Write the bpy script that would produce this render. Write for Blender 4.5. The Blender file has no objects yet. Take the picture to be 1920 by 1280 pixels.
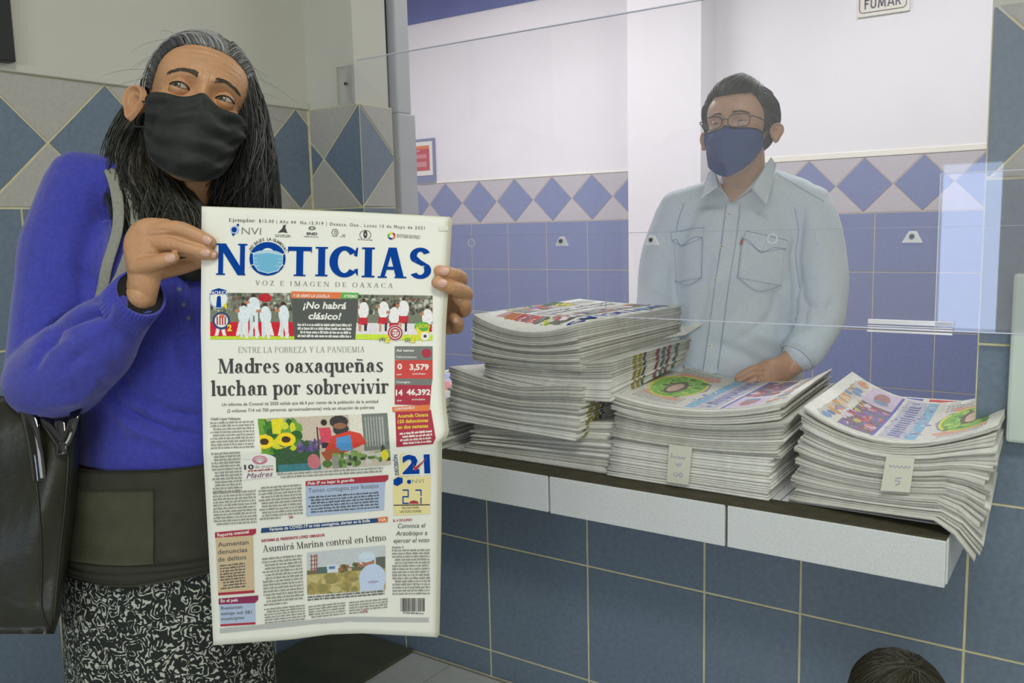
import bpy, bmesh, math, random
import numpy as np
from mathutils import Vector, Matrix
random.seed(7); rng = np.random.default_rng(7)
scene = bpy.context.scene
COL = scene.collection
# ---------------------------------------------------------------- camera
CAMH = 1.21
FPX, YAW, PITCH, ROLL = 1643.0, .6003, .1288, -.0239
def cam_axes():
    cy, sy, cp, sp, cr, sr = math.cos(YAW), math.sin(YAW), math.cos(PITCH), math.sin(PITCH), math.cos(ROLL), math.sin(ROLL)
    fwd = Vector((-sy*cp, cy*cp, -sp)); right = Vector((cy, sy, 0)); up = right.cross(fwd)
    return right*cr + up*sr, -right*sr + up*cr, fwd
CR, CU, CF = cam_axes()
cam_d = bpy.data.cameras.new('camera'); cam = bpy.data.objects.new('camera', cam_d); COL.objects.link(cam)
cam_d.sensor_width = 36; cam_d.lens = FPX/1920*36; cam_d.clip_start = .02
m = Matrix((CR, CU, -CF)).transposed().to_4x4(); m.translation = (0, 0, CAMH); cam.matrix_world = m
scene.camera = cam
# ---------------------------------------------------------------- world, lights, exposure
w = bpy.data.worlds.new('world'); scene.world = w; w.use_nodes = True
w.node_tree.nodes['Background'].inputs[0].default_value = (.55, .68, 1.0, 1)
w.node_tree.nodes['Background'].inputs[1].default_value = 5.5
def area(name, loc, rot, size, power, color, size_y=None):
    l = bpy.data.lights.new(name, 'AREA'); l.energy = power; l.color = color; l.size = size
    if size_y: l.shape = 'RECTANGLE'; l.size_y = size_y
    o = bpy.data.objects.new(name, l); o.location = loc; o.rotation_euler = rot; COL.objects.link(o); return o
area('office_tube_light', (-2.9, 3.3, 2.83), (0, 0, 0), 1.2, 34, (1, .98, 1), .5)
area('office_tube_light', (-.6, 3.5, 2.83), (0, 0, 0), 1.2, 30, (.98, .98, 1), .5)
area('hall_fill_light', (.35, -.1, 2.83), (0, 0, 0), 1.1, 27, (1, .99, .90), .5)  # added ceiling fill that supplements the weak doorway daylight
area('hall_daylight', (.9, -3.2, 1.7), (math.radians(80), 0, 0), 1.8, 34, (.93, .97, 1), 1.8)
scene.view_settings.view_transform = 'Standard'; scene.view_settings.look = 'None'
scene.view_settings.gamma = 1; scene.view_settings.use_curve_mapping = False
scene.view_settings.exposure = 0.25
# ---------------------------------------------------------------- helpers
def P(px, py, d):
    """world point seen at (px,py) whose distance along the optical axis is d"""
    return Vector((0, 0, CAMH)) + (CF + CR*((px-960)/FPX) - CU*((py-640)/FPX))*d
def ray(px, py): return CF + CR*((px-960)/FPX) - CU*((py-640)/FPX)
def onZ(px, py, z):
    r = ray(px, py); return Vector((0, 0, CAMH)) + r*((z-CAMH)/r.z)
def srgb(r, g, b):
    f = lambda c: (c/255/12.92) if c/255 <= .04045 else ((c/255+.055)/1.055)**2.4
    return (f(r), f(g), f(b), 1)
MATS = {}
def mat(name, rgb, rough=.6, var=.0, vscale=20, bump=0, bscale=60, spec=.5, metal=0, sheen=0, coat=0, alpha=None, sss=0):
    if name in MATS: return MATS[name]
    mt = bpy.data.materials.new(name); mt.use_nodes = True; MATS[name] = mt
    nt = mt.node_tree; b = nt.nodes['Principled BSDF']
    c = srgb(*rgb); b.inputs['Base Color'].default_value = c; b.inputs['Roughness'].default_value = rough
    b.inputs['Specular IOR Level'].default_value = spec; b.inputs['Metallic'].default_value = metal
    if sheen: b.inputs['Sheen Weight'].default_value = sheen
    if coat: b.inputs['Coat Weight'].default_value = coat
    if sss: b.inputs['Subsurface Weight'].default_value = sss; b.inputs['Subsurface Radius'].default_value = (.01, .004, .002)
    tc = nt.nodes.new('ShaderNodeTexCoord')
    if var:
        n = nt.nodes.new('ShaderNodeTexNoise'); n.inputs['Scale'].default_value = vscale; n.inputs['Detail'].default_value = 5
        nt.links.new(tc.outputs['Object'], n.inputs['Vector'])
        mx = nt.nodes.new('ShaderNodeMix'); mx.data_type = 'RGBA'
        mx.inputs[6].default_value = [max(0, x*(1-var)) for x in c[:3]]+[1]
        mx.inputs[7].default_value = [min(1, x*(1+var)) for x in c[:3]]+[1]
        rp = nt.nodes.new('ShaderNodeMapRange'); rp.inputs[1].default_value = .3; rp.inputs[2].default_value = .7
        nt.links.new(n.outputs[0], rp.inputs[0]); nt.links.new(rp.outputs[0], mx.inputs[0])
        nt.links.new(mx.outputs[2], b.inputs['Base Color'])
    if bump:
        n2 = nt.nodes.new('ShaderNodeTexNoise'); n2.inputs['Scale'].default_value = bscale; n2.inputs['Detail'].default_value = 3
        nt.links.new(tc.outputs['Object'], n2.inputs['Vector'])
        bp = nt.nodes.new('ShaderNodeBump'); bp.inputs['Strength'].default_value = bump; bp.inputs['Distance'].default_value = .004
        nt.links.new(n2.outputs[0], bp.inputs['Height']); nt.links.new(bp.outputs[0], b.inputs['Normal'])
    return mt
def vcol_mat(name, rough=.7, attr='Col', spec=.3, bump=0, bscale=300):
    if name in MATS: return MATS[name]
    mt = mat(name, (200, 200, 200), rough, spec=spec, bump=bump, bscale=bscale)
    a = mt.node_tree.nodes.new('ShaderNodeVertexColor'); a.layer_name = attr
    mt.node_tree.links.new(a.outputs[0], mt.node_tree.nodes['Principled BSDF'].inputs['Base Color']); return mt
def tag(o, label=None, cat=None, group=None, kind=None):
    if label: o['label'] = label
    if cat: o['category'] = cat
    if group: o['group'] = group
    if kind: o['kind'] = kind
    return o
def link(name, me, material=None, parent=None, loc=None):
    o = bpy.data.objects.new(name, me); COL.objects.link(o)
    if material is not None:
        for q in (material if isinstance(material, (list, tuple)) else [material]):
            if q.name not in [s.name for s in me.materials if s]: me.materials.append(q)
    if parent: o.parent = parent
    if loc is not None: o.location = loc
    return o
def mesh_from(name, verts, faces, smooth=False):
    me = bpy.data.meshes.new(name); me.from_pydata([tuple(v) for v in verts], [], [tuple(int(i) for i in f) for f in faces])
    if smooth: me.polygons.foreach_set('use_smooth', [True]*len(me.polygons))
    me.update(); return me
def empty(name, loc, label, cat, group=None):
    o = bpy.data.objects.new(name, None); COL.objects.link(o); o.location = loc; o.empty_display_size = .05
    return tag(o, label, cat, group)
def put(o, parent):
    """parent o (world coordinates) to an unrotated, unscaled empty"""
    o.parent = parent; o.location = Vector(o.location) - Vector(parent.location); return o
class MB:
    def __init__(s): s.v = []; s.f = []; s.m = []
    def add(s, v, f, mi=0):
        k = len(s.v); s.v += [tuple(q) for q in v]; s.f += [tuple(i+k for i in q) for q in f]; s.m += [mi]*len(f)
    def box(s, lo, hi, mi=0):
        (a, b, c), (d, e, g) = lo, hi
        s.add([(a,b,c),(d,b,c),(d,e,c),(a,e,c),(a,b,g),(d,b,g),(d,e,g),(a,e,g)],
              [(0,3,2,1),(4,5,6,7),(0,1,5,4),(1,2,6,5),(2,3,7,6),(3,0,4,7)], mi)
    def tube(s, pts, r, n=8, mi=0, caps=True):
        pts = [Vector(p) for p in pts]; rs = r if isinstance(r, (list, tuple)) else [r]*len(pts)
        up = None; vs = []
        for i, p in enumerate(pts):
            t = (pts[min(i+1, len(pts)-1)]-pts[max(i-1, 0)]).normalized()
            if up is None: up = t.orthogonal().normalized()
            up = (up - t*up.dot(t)).normalized(); sd = t.cross(up)
            for k in range(n):
                a = 2*math.pi*k/n; vs.append(p+(up*math.cos(a)+sd*math.sin(a))*rs[i])
        fs = [(i*n+k, i*n+(k+1) % n, (i+1)*n+(k+1) % n, (i+1)*n+k) for i in range(len(pts)-1) for k in range(n)]
        if caps: fs += [tuple(range(n))[::-1], tuple((len(pts)-1)*n+k for k in range(n))]
        s.add(vs, fs, mi)
    def build(s, name, mats, parent=None, smooth=False, bevel=0):
        me = mesh_from(name, s.v, s.f, smooth); me.polygons.foreach_set('material_index', s.m)
        o = link(name, me, mats, None)
        if bevel:
            b = o.modifiers.new('b', 'BEVEL'); b.width = bevel; b.segments = 2; b.limit_method = 'ANGLE'
        if parent: put(o, parent)
        return o
# ---------------------------------------------------------------- materials of the room
plaster = mat('cream_plaster', (208, 208, 197), .75, .03, 3, .15, 40)
plaster_in = mat('white_plaster', (236, 233, 236), .7, .02, 3)
grout = mat('yellow_grout', (222, 216, 178), .9, .1, 30)
blue_t = mat('blue_tile', (114, 130, 148), .32, .10, 90, .05, 120)
beige_t = mat('beige_tile', (184, 182, 176), .38, .06, 120, .05, 120)
white_t = mat('pale_worktop_tile', (226, 230, 232), .35, .07, 260)
blue_far = mat('blue_office_tile', (126, 136, 176), .32, .06, 90)
beige_far = mat('pinkish_office_tile', (192, 186, 192), .38, .05, 120)
# ---------------------------------------------------------------- tiles
def clip(poly, lo, hi):
    for ax in (0, 1):
        for sgn, lim in ((1, lo[ax]), (-1, -hi[ax])):
            out = []
            for i in range(len(poly)):
                a, b = poly[i], poly[(i+1) % len(poly)]; da, db = sgn*a[ax]-lim, sgn*b[ax]-lim
                if da >= 0: out.append(a)
                if (da > 0) != (db > 0) and abs(da-db) > 1e-9:
                    t = da/(da-db); out.append((a[0]+t*(b[0]-a[0]), a[1]+t*(b[1]-a[1])))
            poly = out
            if len(poly) < 3: return []
    q = []
    for p_ in poly:
        if not q or (abs(p_[0]-q[-1][0])+abs(p_[1]-q[-1][1])) > 1e-4: q.append(p_)
    if len(q) > 2 and abs(q[0][0]-q[-1][0])+abs(q[0][1]-q[-1][1]) < 1e-4: q.pop()
    return q if len(q) > 2 else []
def inset(poly, d):
    n = len(poly); out = []
    for i in range(n):
        a, b, c = Vector(poly[i-1]), Vector(poly[i]), Vector(poly[(i+1) % n])
        e1 = (b-a).normalized(); e2 = (c-b).normalized()
        n1 = Vector((-e1.y, e1.x)); n2 = Vector((-e2.y, e2.x)); s = n1+n2
        if s.length < 1e-6: return poly
        s.normalize(); k = d/max(.3, s.dot(n1)); out.append(tuple(b+s*k))
    return out
def area2(p): return sum(p[i-1][0]*p[i][1]-p[i][0]*p[i-1][1] for i in range(len(p)))/2
TC = {}
def tile(poly, org, u, n, parent, material, name='tile', gap=.0025, th=.002):
    """polygon in (along u, z); org world origin; n outward normal"""
    if area2(poly) < 0: poly = poly[::-1]
    if area2(poly) < .0004: return None
    c = (sum(p[0] for p in poly)/len(poly), sum(p[1] for p in poly)/len(poly))
    loc = [(p[0]-c[0], p[1]-c[1]) for p in poly]
    key = (tuple((round(a, 4), round(b, 4)) for a, b in loc), tuple(u), tuple(n), material.name, th)
    if key not in TC:
        a = inset(loc, gap); b = inset(loc, gap+.0006); k = len(a)
        U, N, Z = Vector(u), Vector(n), Vector((0, 0, 1)) if abs(n[2]) < .5 else Vector((0, 1, 0))
        V = [U*p[0]+Z*p[1] for p in a]+[U*p[0]+Z*p[1]+N*(th-.001) for p in a]+[U*p[0]+Z*p[1]+N*th for p in b]
        F = [(i, (i+1) % k, k+(i+1) % k, k+i) for i in range(k)]+[(k+i, k+(i+1) % k, 2*k+(i+1) % k, 2*k+i) for i in range(k)]+[tuple(range(2*k, 3*k))]
        if U.cross(Z).dot(N) < 0: F = [f[::-1] for f in F]
        me = mesh_from(name, V, F); me.materials.append(material); TC[key] = me
    U = Vector(u); Z = Vector((0, 0, 1)) if abs(n[2]) < .5 else Vector((0, 1, 0))
    o = bpy.data.objects.new(name, TC[key]); COL.objects.link(o); o.parent = parent
    o.location = Vector(org)+U*c[0]+Z*c[1]; return o
def grid_tiles(cols, rows, lo, hi, org, u, n, parent, material, name='tile'):
    for i in range(len(cols)-1):
        for j in range(len(rows)-1):
            p = clip([(cols[i], rows[j]), (cols[i+1], rows[j]), (cols[i+1], rows[j+1]), (cols[i], rows[j+1])], lo, hi)
            if p: tile(p, org, u, n, parent, material, name)
def diamond_band(c0, p, lo, hi, org, u, n, parent, m1, m2):
    z0, z1 = lo[1], hi[1]; zm = (z0+z1)/2; k0 = int((lo[0]-c0)/p)-2; k1 = int((hi[0]-c0)/p)+2
    for k in range(k0, k1):
        a = c0+k*p; c = a+p/2
        for poly, mt, nm in (([(a, zm), (c, z0), (a+p, zm), (c, z1)], m1, 'diamond_tile'),
                         ([(c-p, z1), (a, zm), (c, z1)], m2, 'triangle_tile'), ([(c-p, z0), (c, z0), (a, zm)], m2, 'triangle_tile')):
            q = clip(poly, lo, hi)
            if q: tile(q, org, u, n, parent, mt, nm)
H = CAMH
YW, XA, YF = 1.81, -1.93, 4.8           # ticket wall, left wall, far office wall
OPL, OPR, SILL = -1.729, -.196, H-.54   # opening, sill top
BZ0, BZ1 = H+.067, H+.349               # diamond band
def structure(o): o['kind'] = 'structure'; return o
# floor of both rooms
fl = MB(); fl.box((-4.8, -4.2, -.1), (2.6, 5.0, 0)); floor = structure(fl.build('floor', mat('floor_cement', (150, 150, 146), .6, .05, 8)))
floor_t = mat('grey_floor_tile', (204, 206, 202), .4, .05, 30)
for i in range(9):
    for j in range(7):
        a, b = -1.92+i*.45, -1.26+j*.45-.08
        q = clip([(a, b), (a+.45, b), (a+.45, b+.45), (a, b+.45)], (-1.92, -1.3), (2.0, 1.80))
        if q: tile(q, (0, 0, 0), (1, 0, 0), (0, 0, 1), floor, floor_t, th=.004)
# wall left
b = MB(); b.box((XA-.15, -4.2, 0), (XA-.002, YW+.2, BZ1), 1); b.box((XA-.15, -4.2, BZ1), (XA-.001, YW+.2, 2.9), 0)
wl = structure(b.build('wall_left', [plaster, grout]))
grid_tiles([.977+.3*k for k in range(-4, 4)], [BZ0-1.5, BZ0-1.2, BZ0-.9, BZ0-.6, BZ0-.3, BZ0], (-.3, .002), (YW-.002, 9), (XA-.002, 0, 0), (0, 1, 0), (1, 0, 0), wl, blue_t)
diamond_band(1.047, .287, (-.3, BZ0), (YW-.002, BZ1), (XA-.002, 0, 0), (0, 1, 0), (1, 0, 0), wl, blue_t, beige_t)
b = MB(); b.box((XA-.001, -.5, BZ1), (XA+.006, YW, BZ1+.018)); structure(b.build('trim_1', plaster, bevel=.003))
# ticket wall (with the opening), named wall_counter
b = MB()
JY = 1.945
def wseg(lo, hi):
    z = lo[2]
    if hi[2] <= BZ1+1e-6: b.box((lo[0], YW+.002, lo[2]), hi, 1)
    elif z < BZ1:
        b.box((lo[0], YW+.002, z), (hi[0], hi[1], BZ1), 1); b.box((lo[0], YW+.001, BZ1), hi, 0)
    else: b.box((lo[0], YW+.001, z), hi, 0)
wseg((XA-.02, YW, 0), (OPL-.002, JY, BZ1)); b.box((XA-.02, YW+.001, BZ1), (OPL-.014, JY, 2.9), 0)
wseg((OPL-.002, YW, 0), (OPR, JY+.05, SILL-.085))
wseg((OPR, YW, 0), (2.2, JY+.05, 2.9))
b.box((OPL-.002, YW+.001, H+.95), (OPR, JY, 2.9), 0)
ww = structure(b.build('wall_counter', [plaster, grout]))
rows_w = [H-1.433, H-1.133, H-.833, H-.533, H-.233, BZ0]
cols_w = [-1.942, -1.638, -1.334, -1.03, -.726, -.510, -.196, .108, .40, .70]
W0 = (0, YW+.002, 0)
grid_tiles(cols_w, rows_w, (XA+.002, .002), (OPR, SILL-.087), W0, (1, 0, 0), (0, -1, 0), ww, blue_t)
grid_tiles(cols_w, rows_w, (OPR, .002), (.7, BZ0), W0, (1, 0, 0), (0, -1, 0), ww, blue_t)
grid_tiles(cols_w, rows_w, (XA+.002, SILL-.085), (OPL, BZ0), W0, (1, 0, 0), (0, -1, 0), ww, blue_t)
diamond_band(-1.877, .287, (XA+.002, BZ0), (OPL, BZ1), W0, (1, 0, 0), (0, -1, 0), ww, blue_t, beige_t)
diamond_band(-.047, .287, (OPR, BZ0), (.7, BZ1+.02), W0, (1, 0, 0), (0, -1, 0), ww, blue_t, beige_t)
diamond_band(YW+.143, .287, (YW+.002, BZ0), (JY, BZ1), (OPL-.002, 0, 0), (0, 1, 0), (1, 0, 0), ww, blue_t, beige_t)
grid_tiles([YW-.1, YW+.2], rows_w, (YW+.002, SILL), (JY, BZ0), (OPL-.002, 0, 0), (0, 1, 0), (1, 0, 0), ww, blue_t)
# dark groove and white inner return of the window frame
b = MB(); b.box((OPL-.05, JY, SILL-.1), (OPL-.03, 1.97, 2.9)); structure(b.build('trim_2', mat('dark_gap', (62, 64, 84), .8)))
b = MB(); x0 = OPL+.0
b.box((x0-.05, 1.97, BZ1-.01), (x0+.0, 2.03, 2.9), 0); b.box((x0-.05, 1.97, SILL-.1), (x0+.0, 2.047, BZ1-.01), 0)
structure(b.build('trim_3', mat('grey_white_frame', (190, 192, 196), .5), bevel=.004))
# far office wall
FZ0, FZ1 = H+.034, H+.317
b = MB(); b.box((-4.8, YF+.001, FZ1), (2.2, YF+.15, H+1.40), 0); b.box((-4.8, YF+.002, 0), (2.2, YF+.15, FZ1), 1); b.box((-4.8, YF-.01, H+1.40), (2.2, YF+.15, 2.9), 2)
bluepaint = mat('blue_paint_band', (112, 120, 170), .6, .05, 6)
wf = structure(b.build('wall_far', [plaster_in, mat('office_grout', (206, 190, 168), .9), bluepaint]))
F0 = (0, YF+.002, 0); rows_f = [H-1.47, H-1.17, H-.87, H-.57, H-.27, FZ0]
c1 = [-3.6+.3*k for k in range(-4, 6)]; c2 = [-1.013+.3*k for k in range(-4, 8)]
grid_tiles(c1, rows_f, (-4.6, H-1.2), (-2.2, FZ0), F0, (1, 0, 0), (0, -1, 0), wf, blue_far)
grid_tiles(c2, rows_f, (-2.2, H-1.2), (.3, FZ0), F0, (1, 0, 0), (0, -1, 0), wf, blue_far)
diamond_band(-3.955, .287, (-4.6, FZ0), (-2.2, FZ1), F0, (1, 0, 0), (0, -1, 0), wf, blue_far, beige_far)
diamond_band(-1.21, .28, (-2.2, FZ0), (.3, FZ1), F0, (1, 0, 0), (0, -1, 0), wf, blue_far, beige_far)
b = MB(); b.box((-4.6, YF-.004, FZ1), (-2.2, YF+.01, FZ1+.012)); b.box((-1.872, YF-.004, FZ1), (.3, YF+.01, FZ1+.03))
structure(b.build('trim_4', mat('ivory_edge', (240, 236, 224), .6), bevel=.003))
b = MB(); b.box((-2.31, 4.59, 0), (-1.872, YF+.01, 2.9)); structure(b.build('wall_column', plaster_in))
# remaining shell
b = MB(); b.box((-4.8, -4.2, 2.9), (2.6, 5.0, 3.0)); structure(b.build('ceiling', mat('ceiling_paint', (232, 232, 226), .8)))
b = MB(); b.box((-4.8, 1.96, 0), (-4.6, 5.0, 2.9)); b.box((-4.6, 1.96, 0), (XA-.02, 2.06, 2.9)); structure(b.build('wall_office_left', plaster_in))
b = MB(); b.box((2.2, -4.2, 0), (2.4, 5.0, 2.9)); structure(b.build('wall_right', plaster))
b = MB(); dx0, dx1, dz = -1.13, -.70, 1.62
b.box((XA-.15, -4.2, 0), (dx0, -4.0, 2.9)); b.box((dx1, -4.2, 0), (2.2, -4.0, 2.9)); b.box((dx0, -4.2, dz), (dx1, -4.0, 2.9))
structure(b.build('wall_back', plaster))
# ---------------------------------------------------------------- sill / ticket counter
ct = empty('ticket_counter', (-1.0, 1.7, SILL-.085), 'concrete ticket counter ledge faced with pale speckled tiles', 'counter')
conc = mat('dark_grimy_concrete', (74, 70, 52), .85, .25, 30, .4, 90)
b = MB(); b.box((XA+.004, 1.60, SILL-.085), (-.2125, YW-.001, SILL-.006)); b.box((OPL+.002, YW-.001, SILL-.084), (-.2125, 2.17, SILL-.006)); b.build('ledge_slab', conc, ct)
for a, c in ((-1.925, -1.812), (-1.81, -1.405), (-1.403, -1.000), (-.998, -.594), (-.592, -.204)):
    b = MB(); b.box((a+.0015, 1.588, SILL-.087+rng.uniform(-.001, .001)), (c-.0015, 1.60, SILL-.004)); b.build('front_tile', white_t, ct, bevel=.002)
for i in range(5):
    for j in range(2):
        b = MB(); b.box((-.206-.304*(i+1)+.0015, 1.665+j*.25+.0015, SILL-.006), (-.206-.304*i-.0015, 1.665+(j+1)*.25, SILL-.0005)); b.build('top_tile', white_t, ct, bevel=.001)
b = MB(); b.box((-.2115, 1.60, SILL-.085), (-.203, YW-.001, SILL-.004)); b.build('end_tile', white_t, ct, bevel=.002)
b = MB(); b.box((XA+.004, 1.59, SILL-.006), (-.206, 1.663, SILL-.001)); b.build('edge_strip', conc, ct, bevel=.002)
# dark mat in the corner
b = MB(); b.box((-1.92, 1.2, .004), (-1.603, 1.80, .014)); tag(b.build('floor_mat', mat('dark_olive_rubber', (88, 92, 72), .3, .2, 12), bevel=.003), 'dark olive rubber mat on the floor in the corner under the newspaper', 'mat')
# dark frame on left wall
b = MB(); b.box((XA+.002, .45, H+.365), (XA+.03, .98, H+1.0)); fr = tag(b.build('window_frame', mat('dark_frame', (40, 44, 44), .4), bevel=.003), 'dark frame hanging on the left wall, cut by the photo edge', 'frame')
b = MB(); b.box((XA+.028, .49, H+.40), (XA+.032, .94, H+.97)); put(b.build('glass_panel', mat('dark_glass', (60, 66, 60), .15)), fr)
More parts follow.
